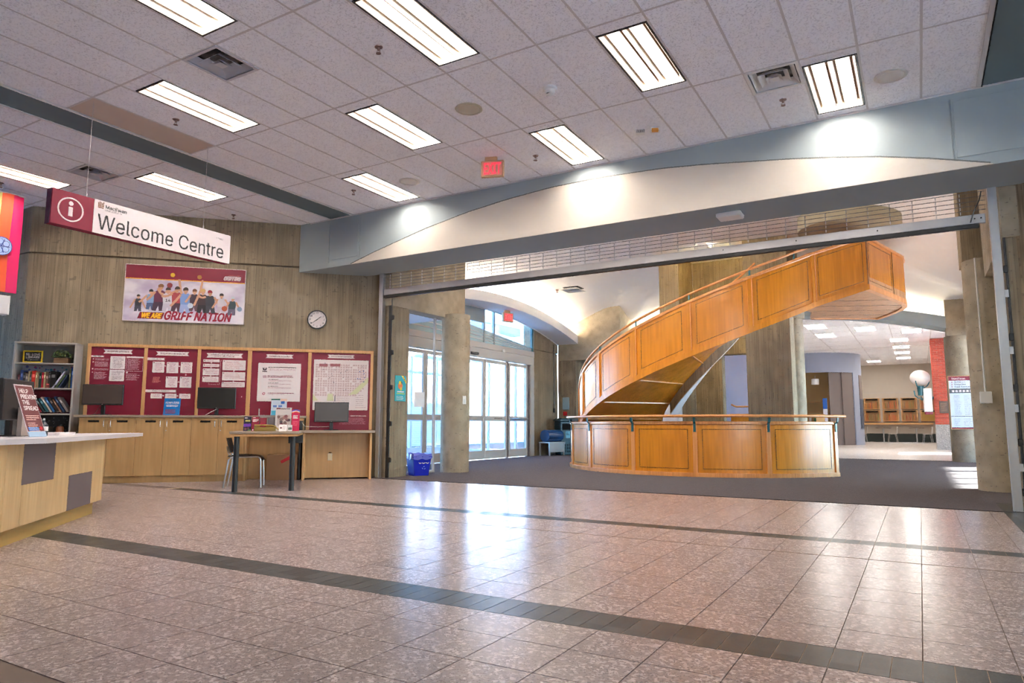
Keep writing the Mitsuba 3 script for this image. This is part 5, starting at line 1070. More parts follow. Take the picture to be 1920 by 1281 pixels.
for u, v, rr, c in ((.365, .655, .043, (120, 46, 50)), (.385, .845, .036, (206, 170, 50)), (.61, .83, .036, (150, 110, 50)), (.545, .30, .045, (196, 206, 220)), (.835, .27, .045, (170, 84, 60)), (.965, .27, .040, (130, 150, 176))): add(disc(bx0+u*BW, bz0+v*BH, rr, y-0.0072, 0.001, 16), PAINT, 'ball', BN, col=srgb(*c))
CK = thing('wall_clock', 'round white wall clock with a black rim above the notice board', 'clock'); keep = sub(0.295, 0, 2.700)
add(disc(0, 0, 0.165, -0.045, 0.043, 40, 0.148), BLACK, 'rim', CK); add(disc(0, 0, 0.15, -0.025, 0.02, 40), PAPER, 'face', CK)
for k in range(1, 13):
    a = math.pi/2-k*math.pi/6; add(text(str(k), 0.024, 0.118*math.cos(a), 0.118*math.sin(a)-0.012, -0.025, True), PAINT, 'numeral', CK, col=srgb(60, 56, 56))
def hand(a, l, w, nm, yy):
    c, s = math.cos(a), math.sin(a); add(slab(Polygon([(-0.02*c-s*w, -0.02*s+c*w), (l*c-s*w*.5, l*s+c*w*.5), (l*c+s*w*.5, l*s-c*w*.5), (-0.02*c+s*w, -0.02*s-c*w)]), yy, 0.002), BLACK, nm, CK)
hand(math.radians(40), 0.082, 0.006, 'hour_hand', -0.031); hand(math.radians(217), 0.125, 0.0045, 'minute_hand', -0.034)
back(keep)
# ---------------------------------------------------------------- hanging welcome sign
at(-7.445, 0, 0, 90); WS = thing('hanging_sign', 'long maroon and white Welcome Centre sign hanging from the ceiling', 'sign')
s0, s1, sz0, sz1 = 3.44, 5.545, 2.918, 3.283
add(rbox(s0, s1, -0.005, 0.095, sz0, sz1, 0.003), MAROON, 'box', WS)
add(box(s0-0.004, s0+0.001, 0.012, 0.095, sz0, sz1), PAINT, 'end_cap', WS, col=srgb(60, 20, 48))
add(rect(3.853, s1, sz0, sz1, -0.008, 0.003), PAPER, 'white_face', WS); y = -0.008
add([disc(3.625, 3.10, 0.128, -0.008, 0.003, 48, 0.113), disc(3.625, 3.165, 0.023, -0.008, .003, 24), rect(3.604, 3.646, 3.03, 3.128, -0.008, .003)], PAPER, 'information_symbol', WS)
tx = text('Welcome Centre', 0.165, 3.893, 2.968, y, False, 'l', width=1.555); add(tx, BLACK, 'lettering', WS)
lg = [rect(3.893+0.013*k, 3.902+0.013*k, 3.205-0.004*(k % 2), 3.258+0.006*((k*2) % 3), y-0.001, .001) for k in range(5)]
add(lg, PAINT, 'emblem', WS, col=srgb(104, 58, 30)); add(rect(3.893, 3.955, 3.197, 3.202, y-.001, .001), PAINT, 'emblem_base', WS, col=srgb(104, 58, 30))
add(text('MacEwan', 0.036, 3.968, 3.208, y, True, 'l', 0.235), BLACK, 'name', WS); add(text('UNIVERSITY', 0.018, 3.968, 3.180, y, False, 'l', 0.185), PAINT, 'name', WS, col=srgb(90, 84, 88)); add(text('7-103C', 0.020, 5.33, 3.198, y, False, 'l', 0.10), PAINT, 'room_number', WS, col=srgb(120, 112, 116))
for x in (3.793, 5.186): add(tube([(x, 0.045, sz1), (x, 0.045, HC)], 0.0025, 6), ALU, 'wire', WS); add(cyl(x, 0.045, sz1, sz1+0.05, 0.008, 8), CHROME, 'wire_grip', WS)
# ---------------------------------------------------------------- flag and case at the far left
at(-11.30, 0, 0, 90); FG = thing('flag', 'rainbow-striped flag with a pale blue emblem hanging at the far left', 'flag')
cols = [(90, 50, 120), (40, 90, 160), (60, 140, 90), (226, 212, 130), (214, 84, 44), (196, 16, 84)]
def cloth(x, z): return 0.012*math.sin(x*17+z*3)+0.010*math.sin(z*5+x*6)
for k, c in enumerate(cols):
    xs_, zs_ = np.linspace(4.0+0.1425*k, 4.0+0.1425*(k+1), 8), np.linspace(2.79, 4.245, 22)
    g1 = np.array([[(x, cloth(x, z), z) for z in zs_] for x in xs_]); g2 = g1+[0, 0.002, 0]
    nx_, nz_ = 8, 22; f = []
    for i in range(nx_-1):
        for j in range(nz_-1):
            a = i*nz_+j; f += [[a, a+nz_, a+nz_+1], [a, a+nz_+1, a+1]]
    o = nx_*nz_; f2 = [[a+o, c_+o, b+o] for a, b, c_ in f]
    add(tri(np.vstack([g1.reshape(-1, 3), g2.reshape(-1, 3)]), f+f2), PAINT, 'stripe', FG, col=np.tile(srgb(*c), (2*o, 1)), smooth=True)
ym = -0.03
em = add(disc(4.605, 3.45, 0.135, ym, 0.002, 32), PAINT, 'emblem', FG, col=srgb(170, 196, 232))
add([disc(4.605, 3.45, 0.137, ym-.001, .001, 32, .128)]+[slab(LineString([(4.605, 3.45), (4.605+.10*math.cos(a), 3.45+.10*math.sin(a))]).buffer(.006), ym-.001, .001) for a in np.linspace(0, 6.28, 6)[:-1]]+[disc(4.605+.07*math.cos(a), 3.45+.07*math.sin(a), .045, ym-.001, .001, 16, .039) for a in np.linspace(.6, 6.88, 6)[:-1]], PAINT, 'emblem_lines', em, col=srgb(34, 56, 130))
add(tube([(3.98, 0, 4.25), (4.875, 0, 4.25)], 0.012, 8), WHITE, 'rod', FG)
for x in (4.05, 4.8): add(tube([(x, 0, 4.25), (x, 0, HC)], 0.002, 5), ALU, 'wire', FG)
SCs = thing('screen_case', 'long white projection screen case below the flag', 'screen case'); add(rbox(3.3, 4.785, 0.0, 0.18, 2.47, 2.745, 0.01), GYP_WHITE, 'case', SCs); add(rbox(4.770, 4.79, -0.003, 0.183, 2.467, 2.748, 0.004), WHITE, 'end_cap', SCs)
for x in (3.5, 4.6): add(tube([(x, 0.09, 2.74), (x, 0.09, HC)], 0.008, 6), ALU, 'hanger', SCs)
# ---------------------------------------------------------------- welcome counter at the left
o_ = wall_xy(-1.652, 0); at(o_[0], o_[1], 0, 135)
WC = thing('welcome_counter', 'pale maple welcome counter with a white top and dark inset panels at the left edge', 'counter')
for xa, xb in ((-8.6, -6.505), (-6.50, -6.205), (-6.20, -4.285)): add(rbox(xa, xb, 0, 0.03, 0.128, 0.748, 0.002), PALE_MAPLE, 'front_panel', WC)
add(box(-8.6, -4.315, 0.031, 0.70, 0.128, 0.748), PALE_MAPLE, 'carcass', WC)
add(rbox(-4.314, -4.286, 0.031, 0.70, 0.128, 0.748, 0.002), PALE_MAPLE, 'end_panel', WC)
add(box(-8.6, -4.335, 0.06, 0.65, 0.0, 0.127), P('plinth_wood', srgb(176, 144, 84), 0.45, 0.4), 'plinth', WC)
add(rbox(-6.222, -5.600, -0.003, 0.02, 0.437, 0.745, 0.002), CHARCOAL, 'inset_panel', WC); add(rbox(-5.240, -4.628, -0.003, 0.02, 0.130, 0.440, 0.002), CHARCOAL, 'inset_panel', WC)
tp_ = Polygon([(-8.7, -0.03), (-6.62, -0.03), (-6.26, -0.16), (-2.85, -0.005), (-2.75, 0.16), (-3.4, 0.78), (-8.7, 0.78)])
m_ = prism(tp_, 0.7505, 0.790); add(m_, SOLID, 'top', WC)
add(cyl(-3.3, 0.50, 0.0, 0.75, 0.04, 20), ALU, 'support_leg', WC)
# leaning signs on the counter (frame: edge direction from the photograph)
def leaning(name, P0, w, h, lean, label, cat):
    t = thing(name, label, cat); e = np.array([-.906*.866+.42*.5, .42*.866+.906*.5]); e /= np.hypot(*e); nb = np.array([-e[1], e[0]])
    if nb @ np.array([.42, .906]) > 0: nb = -nb
    u_ = np.r_[nb*lean, h]; L = np.linalg.norm(u_); u_ /= L; ex = np.r_[e, 0]
    if np.cross(u_, ex) @ np.r_[nb, 0] < 0: pass
    m = np.eye(4); m[:3, 0] = ex; m[:3, 2] = u_; m[:3, 1] = np.cross(u_, ex); m[:3, 3] = P0; back(m); return t, L, nb
q_ = wall_xy(-1.76, 5.86); t, L, nb = leaning('counter_sign', (q_[0], q_[1], 0.792), 0.24, 0.43, 0.155, 'tall maroon HELP PREVENT THE SPREAD sign leaning in a clear holder on the counter', 'sign')
sgn = 1.0
add(rbox(0, 0.24, 0, 0.005, 0, L, 0.001), GLOSS, 'acrylic', t, col=srgb(196, 180, 186)); add(rect(0.008, 0.232, 0.05, L-0.012, -0.0015, .0015), PAINT, 'sheet', t, col=srgb(96, 46, 50))
add([text(w_, 0.036, 0.035, L-0.075-0.050*k, -0.002, True, 'l') for k, w_ in enumerate(('HELP', 'PREVENT', 'THE', 'SPREAD'))], PAPER, 'lettering', t)
add(lines(0.03, 0.21, L-0.27, 3, 0.017, 0.007, -.0015, 2)+lines(0.03, 0.2, L-0.335, 6, 0.017, 0.006, -.0015, 3, lo=.5), PAINT, 'print', t, col=srgb(206, 170, 164))
add(rect(0.02, 0.16, 0.055, 0.085, -.0025, .001), PAINT, 'blue_strip', t, col=srgb(40, 110, 180)); add(disc(0.195, 0.075, 0.018, -.0025, .001, 12), PAINT, 'red_mark', t, col=srgb(176, 34, 50)); add(rect(0, 0.24, 0.0, 0.045, -.004, .003), PAINT, 'clear_foot', t, col=srgb(150, 176, 200))
add(rbox(0, 0.24, 0.005, 0.09, 0, 0.006, 0.001), GLOSS, 'base', t, col=srgb(170, 176, 190))
q_ = wall_xy(-1.80, 6.33); e_ = np.array([-.906*.866+.42*.5, .42*.866+.906*.5]); t, L, nb = leaning('digital_poster', (q_[0]-0.36*e_[0], q_[1]-0.36*e_[1], 0.792), 0.36, 0.44, 0.06, 'black-framed poster with blue, white and maroon circles at the left edge of the counter', 'poster')
add(rbox(0, 0.36, 0, 0.02, 0, L, 0.003), BLACK, 'case', t); add(rect(0.015, 0.345, 0.035, L-0.015, -0.0015, .0015), PAPER, 'sheet', t); y = -0.0015
add(disc(0.26, 0.10, 0.06, y-.001, .001, 20), PAINT, 'blue_circle', t, col=srgb(40, 96, 190)); add(disc(0.27, 0.18, 0.05, y-.002, .001, 20), PAINT, 'maroon_circle', t, col=srgb(110, 30, 50)); add(rect(0.015, 0.345, 0.20, 0.34, y-.001, .001), MAROON, 'maroon_field', t); add(lines(0.05, 0.335, 0.32, 6, 0.02, 0.01, y-.001, 3, lo=.85), PAPER, 'print', t); add(rect(0.015, 0.345, 0.36, L-0.015, y-.001, .001), PAINT, 'teal_field', t, col=srgb(90, 150, 160))
o_ = wall_xy(-1.652, 0); at(o_[0], o_[1], 0, 135)
t = thing('counter_monitor', 'large black monitor standing on the counter behind the leaning sign', 'monitor'); add(rbox(-5.60, -4.99, 0.42, 0.46, 0.93, 1.285, 0.008), BLACK, 'case', t); add(rbox(-5.33, -5.27, 0.46, 0.50, 0.80, 1.1, 0.004), BLACK, 'neck', t); add(rbox(-5.42, -5.18, 0.40, 0.58, 0.7905, 0.803, 0.004), BLACK, 'foot', t)
t = thing('file_holder', 'grey file holder standing upright on the counter left of the leaning sign', 'file holder'); add(rbox(-5.35, -5.20, 0.36, 0.40, 0.7915, 1.04, 0.003), PAINT, 'case', t, col=srgb(150, 138, 134)); add(rbox(-5.19, -5.17, 0.365, 0.39, 0.7915, 1.035, 0.002), PAINT, 'folders', t, col=srgb(96, 104, 80))
add(rbox(-5.45, -5.14, 0.33, 0.415, 0.7905, 0.7912, 0.0002), BLACK, 'mat', t)
t = thing('hand_sanitizer', 'small dark bottle with a pale label beside the file holder on the counter', 'bottle'); keep = sub(-5.05, 0.30, 0.7905); add(lathe([(0, 0), (0.035, 0), (0.037, 0.01), (0.037, 0.10), (0.014, 0.125), (0.014, 0.14), (0, 0.14)], 20), SATIN, 'body', t, col=srgb(34, 40, 52)); add(cyl(0, 0, 0.045, 0.085, 0.0375, 20), PAPER, 'label', t); add(cyl(0, 0, 0.14, 0.16, 0.008, 10), WHITE, 'pump', t); back(keep)
t = thing('pen_pot', 'brown pot of pens half hidden by the leaning sign on the counter', 'pen pot'); keep = sub(-4.95, 0.36, 0.7905); add(lathe([(0, 0), (0.036, 0), (0.038, 0.09), (0.034, 0.09), (0.032, 0.01), (0, 0.01)], 16), SATIN, 'pot', t, col=srgb(120, 78, 50))
for k in range(5): add(tube([(0.0, 0, 0.01), (0.03*math.cos(k*1.3), 0.03*math.sin(k*1.3), 0.15)], 0.004, 6), SATIN, 'pen', t, col=srgb(*[(30, 60, 130), (150, 40, 40), (40, 40, 44), (200, 190, 170), (60, 120, 90)][k]))
back(keep)
t = thing('paper_stack', 'flat stack of white leaflets near the tip of the counter', 'paper stack'); add([rbox(-4.90+0.01*k, -4.48+0.006*k, 0.22, 0.42, 0.7905+0.009*k, 0.799+0.009*k, 0.001) for k in range(3)], PAPER, 'sheets', t)
# ---------------------------------------------------------------- things by the opening
at(-7.73, 9.85, 0.0035, 62); EB = thing('recycling_bin', 'blue eCO recycling bin with a plastic liner in front of the window pier', 'recycling bin')
BLUE = P('bin_blue', srgb(22, 34, 168), 0.35, 0.5)
def frust(w0, d0, w1, d1, z0, z1): return hull([(sx*w, sy*d, z) for w, d, z in ((w0, d0, z0), (w1, d1, z1)) for sx in (-1, 1) for sy in (-1, 1)])
add(frust(0.135, 0.125, 0.175, 0.16, 0, 0.33), BLUE, 'tub', EB); add(frust(0.185, 0.170, 0.188, 0.172, 0.315, 0.335), BLUE, 'rim', EB)
lin = []
for ph in np.linspace(0, 2*math.pi, 41)[:-1]:
    c, s = math.cos(ph), math.sin(ph); k = 1/max(abs(c)/0.180, abs(s)/0.165); j = 1+0.02*math.sin(ph*9)
    lin.append([(c*k*j*(1.0+o), s*k*j*(1.0+o), z+0.012*math.sin(ph*7+o*9)) for o, z in ((0.05, 0.285), (0.055, 0.335), (0.03, 0.375), (-0.10, 0.385), (-0.2, 0.30))])
v = np.array(lin); n_ = len(v); f = []
for i in range(n_):
    for j in range(4): a, b = i*5+j, ((i+1) % n_)*5+j; f += [[a, b, b+1], [a, b+1, a+1]]
add(tri(v.reshape(-1, 3), f), P('liner', srgb(96, 104, 196), 0.25, 0.5), 'liner', EB, smooth=40)
keep = sub(0, -0.148, 0); add(text('eCO', 0.072, 0.035, 0.21, 0, True), PAPER, 'lettering', EB)
for k in range(3):
    a = math.radians(90+120*k); c, s = math.cos(a), math.sin(a)
    g = [(-0.012, 0.018), (0.012, 0.018), (0.020, 0.030), (-0.006, 0.034)]
    add(slab(Polygon([(0.035+u*s+w*c, 0.135+w*s-u*c) for u, w in g]), 0.0, 0.002), PAINT, 'recycling_arrow', EB, col=srgb(130, 150, 220))
back(keep)
at(-7.80, 0, 0, 90); PS = thing('poster', 'turquoise poster with a bright picture on the concrete pier left of the glass', 'poster')
add(rbox(9.235, 9.525, -0.012, -0.001, 1.30, 1.745, 0.002), PAINT, 'board', PS, col=srgb(44, 156, 164)); y = -0.012
add([blob([(9.40, 1.745), (9.45, 1.745), (9.525, 1.65), (9.525, 1.61)], y-.001)], PAINT, 'corner_ribbon', PS, col=srgb(226, 190, 50)); add(blob([(9.435, 1.725), (9.447, 1.725), (9.505, 1.65), (9.495, 1.648)], y-.002), PAINT, 'ribbon_print', PS, col=srgb(70, 56, 30))
add([disc(9.37, 1.57, 0.062, y-.001, .001, 14)], PAINT, 'picture', PS, col=srgb(216, 112, 60)); add([disc(9.36, 1.62, 0.035, y-.002, .001, 10), disc(9.39, 1.515, 0.03, y-.002, .001, 10)], PAINT, 'picture', PS, col=srgb(222, 196, 60)); add(disc(9.40, 1.625, 0.014, y-.003, .001, 10), PAINT, 'picture', PS, col=srgb(40, 40, 60))
add(lines(9.29, 9.47, 1.475, 1, .02, 0.020, y, 1, lo=1), PAPER, 'title', PS); add(lines(9.28, 9.49, 1.44, 1, .02, 0.014, y, 2, lo=1), PAINT, 'title', PS, col=srgb(206, 206, 90)); add(lines(9.27, 9.49, 1.385, 3, .025, 0.008, y, 3), PAPER, 'print', PS)
at(-7.72, 10.94, 0, 55); CR = thing('card_reader', 'small white switch plate on the round column by the doors', 'switch'); add(rbox(0.05, 0.12, -0.285, -0.258, 1.28, 1.44, 0.004), WHITE, 'plate', CR); add(rbox(0.07, 0.10, -0.29, -0.283, 1.31, 1.38, 0.002), PAINT, 'button', CR, col=srgb(206, 210, 212))
at(-9.62, 0, 0, 90); WB = thing('wooden_board', 'orange wooden board standing upright inside the glass doors beside the column', 'board'); add(rbox(13.7, 14.40, 0.10, 0.13, 0.55, 2.02, 0.003), EDGE_WOOD, 'panel', WB); add([rbox(13.78, 13.84, 0.10, 0.14, 0.0, 0.549, 0.003), rbox(14.2, 14.26, 0.10, 0.14, 0.0, 0.549, 0.003)], EDGE_WOOD, 'legs', WB)
# bench and waste bins by the pale concrete
at(-9.36, 17.98, 0.0035, 80); BE = thing('bench', 'grey metal bench carrying a blue rolled mat beside the glass doors', 'bench')
add(rbox(-0.2, 0.55, -0.20, 0.20, 0.36, 0.40, 0.005), ALU, 'seat', BE); add(rbox(-0.18, 0.53, -0.18, -0.16, 0.10, 0.36, 0.003), ALU, 'front_panel', BE)
for x in (-0.17, 0.52):
    for yy in (-0.17, 0.17): add(rbox(x-0.02, x+0.02, yy-0.02, yy+0.02, 0, 0.36, 0.003), ALU, 'leg', BE)
at(-9.36, 17.98, 0.4045, 80); MT_ = thing('rolled_mat', 'dark blue rolled mat lying on the grey bench', 'mat')
g_ = np.array([[(x, 0.17*math.cos(a), 0.17+0.17*math.sin(a)) for a in np.linspace(0, 6.28, 25)[:-1]] for x in (-0.18, 0.53)]); add(loft(g_), P('navy', srgb(22, 62, 110), 0.3, 0.5), 'roll', MT_, smooth=40)
BINC = P('bin_teal', srgb(18, 48, 58), 0.35, 0.5); BING = P('bin_grey', srgb(58, 66, 72), 0.5, 0.4)
def waste_bin(x, y, deg, mat, label, sign):
    at(x, y, 0.0035, deg); t = thing('waste_bin', label, 'waste bin')
    add(rbox(-0.23, 0.23, -0.22, 0.22, 0.0, 1.00, 0.02), mat, 'body', t); add(hull([(sx*a, sy*a, z) for z, a in ((1.001, 0.245), (1.05, 0.24), (1.09, 0.19)) for sx in (-1, 1) for sy in (-1, 1)]), mat, 'lid', t)
    add(rbox(-0.17, 0.13, -0.224, -0.20, 0.74, 0.93, 0.004), DARK, 'opening', t); add([rbox(-0.15+0.07*k, -0.12+0.07*k, -0.225, -0.21, 0.08+0.09*j, 0.14+0.09*j, 0.002) for k in range(4) for j in range(3)], DARK, 'vents', t, kind='stuff', label='small vent slots')
    if sign: add(rect(-0.06, 0.09, 0.50, 0.70, -0.226, .003), PAINT, 'recycling_sign', t, col=srgb(120, 190, 214)); add([disc(-0.01+0.05*(k % 2), 0.60+0.05*(k//2), 0.018, -0.228, .002, 8, 0.009) for k in range(3)], PAINT, 'symbols', t, col=srgb(20, 50, 70)); add(rect(0.15, 0.20, 0.74, 0.92, -0.226, .003), PAINT, 'label', t, col=srgb(150, 206, 222))
waste_bin(-9.25, 18.80, 52, BINC, 'dark teal waste bin with a pale blue recycling sign by the far pier', True); waste_bin(-8.80, 19.02, 20, BING, 'grey waste bin right of the teal one, partly behind the parapet', False)
at(-9.0, 16.0, 3.93, 90); 
t = thing('exit_sign', 'red EXIT sign under the arch over the entrance doors', 'exit sign'); at(-9.30, 15.55, arch_y(15.55), 70); exit_sign(t, 1.15)
# map sign on the far column
at(0.925, 20.27, 0, 4); MS = thing('map_sign', 'white building directory with a maroon header on the far round column', 'map sign')
add(rbox(-0.27, 0.27, -0.03, 0.03, 0.80, 2.12, 0.004), EXC, 'frame', MS); add(rect(-0.255, 0.255, 0.83, 2.10, -0.033, .003), PAINT, 'sheet', MS, col=srgb(206, 216, 226)); y = -0.033
add(rect(-0.255, 0.255, 2.00, 2.10, y-.001, .001), MAROON, 'header', MS); add(rect(-0.255, 0.255, 0.815, 0.85, y-.001, .001), MAROON, 'footer', MS); add(text('MacEwan', 0.045, -0.19, 2.025, y-.001, True, 'l'), PAPER, 'title', MS)
for k, s in enumerate(('Building 6', 'Bookstore', 'Food Services')): add(text(s, 0.036, -0.14, 1.945-0.058*k, y, True, 'l'), PAINT, 'title', MS, col=srgb(50, 50, 60)); add(disc(-0.19, 1.96-0.058*k, 0.014, y-.001, .001, 8), PAINT, 'bullet', MS, col=srgb(140, 40, 60))
add(rect(-0.255, 0.255, 1.69, 1.80, y-.001, .001), PAINT, 'symbol_band', MS, col=srgb(66, 70, 74)); add([rect(-0.2+0.075*k, -0.15+0.075*k, 1.715, 1.765, y-.002, .001) for k in range(6)], PAPER, 'symbols', MS)
add(rect(-0.25, 0.25, 1.115, 1.13, y-.001, .001), PAINT, 'rule', MS, col=srgb(90, 100, 116)); add(lines(-0.17, -0.02, 1.64, 18, .028, .008, y, 4)+lines(0.04, 0.2, 1.64, 18, .028, .008, y, 5)+lines(-0.2, -0.06, 1.06, 6, .03, .008, y, 6)+lines(0.0, 0.2, 1.06, 6, .03, .008, y, 7), PAINT, 'print', MS, col=srgb(150, 156, 176))
at()
# ---------------------------------------------------------------- the far hall
at(); HZ = 4.20
fc = struct('ceiling_far')
add(box(-12, 6, 21.0, 45, HZ+0.03, HZ+0.2), GYP_WHITE, parent=fc)
n = 0
for i in range(-6, 5):
    for j in range(13):
        x0, y0 = -0.70+1.22*i, 21.9+1.62*j
        if (i, j) in ((-1, 2), (0, 3), (-1, 4), (1, 3)): pass
        add(box(x0+0.012, x0+1.208, y0+0.012, y0+1.608, HZ, HZ+0.012), ACOUSTIC, 'tile', fc)
for i in range(-6, 6): add(box(-0.70+1.22*i-0.012, -0.70+1.22*i+0.012, 21.9, 43, HZ-0.002, HZ+0.02), TBAR, 'runner', fc)
for j in range(14): add(box(-8, 5.4, 21.9+1.62*j-0.012, 21.9+1.62*j+0.012, HZ-0.002, HZ+0.02), TBAR, 'cross_tee', fc)
LAB8 = ['far hall ceiling light just right of the concrete pier, nearest row', 'far hall ceiling light left, second row', 'far hall ceiling light in the middle below the landing', 'far hall ceiling light left, third row', 'far hall ceiling light beside the brick pier', 'first of four far hall ceiling lights in a column above the globe lamp', 'second of four far hall ceiling lights in a column above the globe lamp', 'third of four far hall ceiling lights in a column above the globe lamp', 'last of four far hall ceiling lights in a column above the globe lamp', 'lone far hall ceiling light left of the column of four']
fl_ = [(-1.43, 23.6), (-2.84, 25.0), (-1.43, 26.4), (-2.82, 27.7), (-0.06, 27.75), (-0.51, 30.5), (-0.50, 33.3), (-0.51, 35.9), (-0.51, 38.8), (-1.88, 40.2)]
FLM = mikit.ply(box(-0.30, 0.30, -0.58, 0.58, -0.006, 0.0), EM, **lamp(FARLIGHT)); FFR = mikit.ply([box(-0.32, -0.30, -0.6, 0.6, -0.012, 0.0), box(0.30, 0.32, -0.6, 0.6, -0.012, 0.0)] and cat_([box(-0.32, -0.30, -0.6, 0.6, -0.012, 0.0), box(0.30, 0.32, -0.6, 0.6, -0.012, 0.0), box(-0.3, 0.3, -0.6, -0.58, -0.012, 0), box(-0.3, 0.3, 0.58, 0.6, -0.012, 0)]), TBAR)
for (x, y), lb in zip(fl_, LAB8):
    t = thing('hall_light', lb, 'ceiling light', 'ceiling lights of the far hall')
    scene[key(t+'__diffuser')] = {**FLM, 'to_world': T4().translate([x, y, HZ-0.003])}; scene[key(t+'__frame')] = {**FFR, 'to_world': T4().translate([x, y, HZ-0.003])}
FARW = P('far_wall', srgb(206, 196, 184), 0.8, 0.2)
wb = struct('wall_far'); add(box(-9, 0.9, 43.0, 43.3, 0.45, 5), FARW, parent=wb); add(box(-9, 0.9, 42.97, 43.0, 0.0, 0.45), P('dark_skirting', srgb(44, 52, 50), 0.4, 0.4), 'tiled_skirting', wb)
add(box(-9, 0.9, 42.985, 43.0, 2.655, 2.675), TBAR, 'joint', wb)
wl = struct('wall_hall_side'); add(box(-9.3, -9, 21, 43.3, 0, 5), FARW, parent=wl)
we = struct('wall_hall_right')
for y0, y1, z0, z1 in ((21, 28.2, 0, 4.4), (30.6, 38.2, 0, 4.4), (28.2, 30.6, 0, 2.3), (28.2, 30.6, 2.95, 4.4)): add(box(6.2, 6.4, y0, y1, z0, z1), FARW, 'panel', we)
wr = struct('wall_hall_end'); add(box(0.9, 6.2, 38, 38.3, 0, 5), FARW, parent=wr); add(box(0.75, 0.95, 31.6, 43.3, 0, 5), FARW, 'return', wr)
bm = struct('trim_6'); add(rbox(-9, 0.55, 33.0, 33.3, HZ-0.02, HZ+0.1, 0.01), GYP_WHITE, parent=bm)
LGW = EDGE_WOOD
t = thing('wall_ledge', 'long orange wooden ledge along the far wall under the pigeonholes', 'ledge'); add(rbox(-2.98, 0.6, 42.55, 42.95, 0.93, 1.03, 0.006), LGW, 'board', t)
rack_lab = {(0, 1): 'pigeonhole rack, upper row, leftmost', (1, 1): 'pigeonhole rack, upper row, second from left', (2, 1): 'pigeonhole rack, upper row, third from left', (3, 1): 'pigeonhole rack, upper row, behind the white sign box', (-1, 0): 'pigeonhole rack, lower row, cut by the grey kiosk', (0, 0): 'pigeonhole rack, lower row, second from left', (1, 0): 'pigeonhole rack, lower row, third from left', (2, 0): 'pigeonhole rack, lower row, fourth from left', (3, 0): 'plain yellowish rack, lower row, beside the brick pier'}
r = random.Random(21)
for (c, rw), lb in rack_lab.items():
    x0 = -2.605+0.885*c; z0 = 1.765 if rw else 1.11; w, h = 0.765, 0.60
    t = thing('wall_rack', 'wooden '+lb+' on the far wall', 'wall rack', 'wooden racks on the far wall'); yf = 42.75
    add([rbox(x0, x0+0.05, yf, 42.969, z0, z0+h, .004), rbox(x0+w-0.05, x0+w, yf, 42.969, z0, z0+h, .004), rbox(x0, x0+w, yf, 42.969, z0, z0+0.03, .004), rbox(x0, x0+w, yf, 42.969, z0+h-0.03, z0+h, .004)], EDGE_WOOD, 'frame', t)
    add(box(x0+0.05, x0+w-0.05, 42.90, 42.969, z0+0.03, z0+h-0.03), MAPLE, 'back', t); add(box(x0+0.11, x0+w-0.11, yf-0.005, yf+0.06, z0+h-0.105, z0+h-0.035), DARK, 'slot', t)
    if (c, rw) != (3, 0):
        for k in range(9): add(box(x0+0.075+0.07*k, x0+0.115+0.07*k, yf+0.01, 42.9, z0+0.03, z0+0.30+r.uniform(0.02, 0.16)), PAINT, 'slat', t, col=srgb(r.choice([150, 176, 190, 206]), r.choice([110, 126, 140]), r.choice([60, 70, 84])))
    else: add(rbox(x0+0.05, x0+w-0.05, yf+0.005, yf+0.02, z0+0.03, z0+h-0.11, .003), PAINT, 'front', t, col=srgb(170, 130, 60))
def far_table(x, lb):
    at(x, 41.9, 0); t = thing('cafe_table', lb, 'table', 'small tables by the far wall')
    add(cyl(0, 0, 0.735, 0.765, 0.36, 28), P('table_top', srgb(120, 104, 92), .4) if 'mat_table_top' not in scene else 'mat_table_top', 'top', t); add(cyl(0, 0, 0.02, 0.735, 0.035, 14), ALU, 'pedestal', t); add(cyl(0, 0, 0.0, 0.02, 0.22, 20, 0.19), ALU, 'foot', t)
far_table(-1.70, 'small round table by the far wall, left of its twin'); far_table(-0.18, 'small round table by the far wall, nearer the brick pier')
def far_chair(x, lb, deg):
    at(x, 41.75, 0, deg); t = thing('cafe_chair', lb, 'chair', 'pale chairs by the far wall')
    add(rbox(-0.2, 0.2, -0.2, 0.2, 0.43, 0.46, 0.01), PAINT, 'seat', t, col=srgb(206, 198, 190)); b = np.array([[(x_, 0.19+0.05*h, 0.47+0.36*h) for x_ in (-0.18, 0.18)]+[(x_, 0.205+0.05*h, 0.47+0.36*h) for x_ in (0.18, -0.18)] for h in (0, .5, 1)]); add(loft(b), PAINT, 'backrest', t, col=srgb(214, 208, 202))
    for sx in (-1, 1):
        for sy in (-1, 1): add(tube([(sx*0.16, sy*0.15, 0.43), (sx*0.19, sy*0.21, 0.0)], 0.014, 8), CHROME, 'leg', t)
far_chair(-2.70, 'pale chair by the far wall beside the grey kiosk', -80); far_chair(-1.28, 'pale chair right of the left cafe table', -80); far_chair(0.30, 'pale chair right of the right cafe table', -80)
at(-2.93, 42.95, 0); t = thing('picture_frame', 'small framed notice at the left end of the far wall', 'picture'); add(rbox(-0.05, 0.20, -0.03, 0.0, 1.78, 2.32, .006), EDGE_WOOD, 'frame', t); add(rect(-0.01, 0.16, 1.83, 2.27, -0.033, .003), PAPER, 'sheet', t)
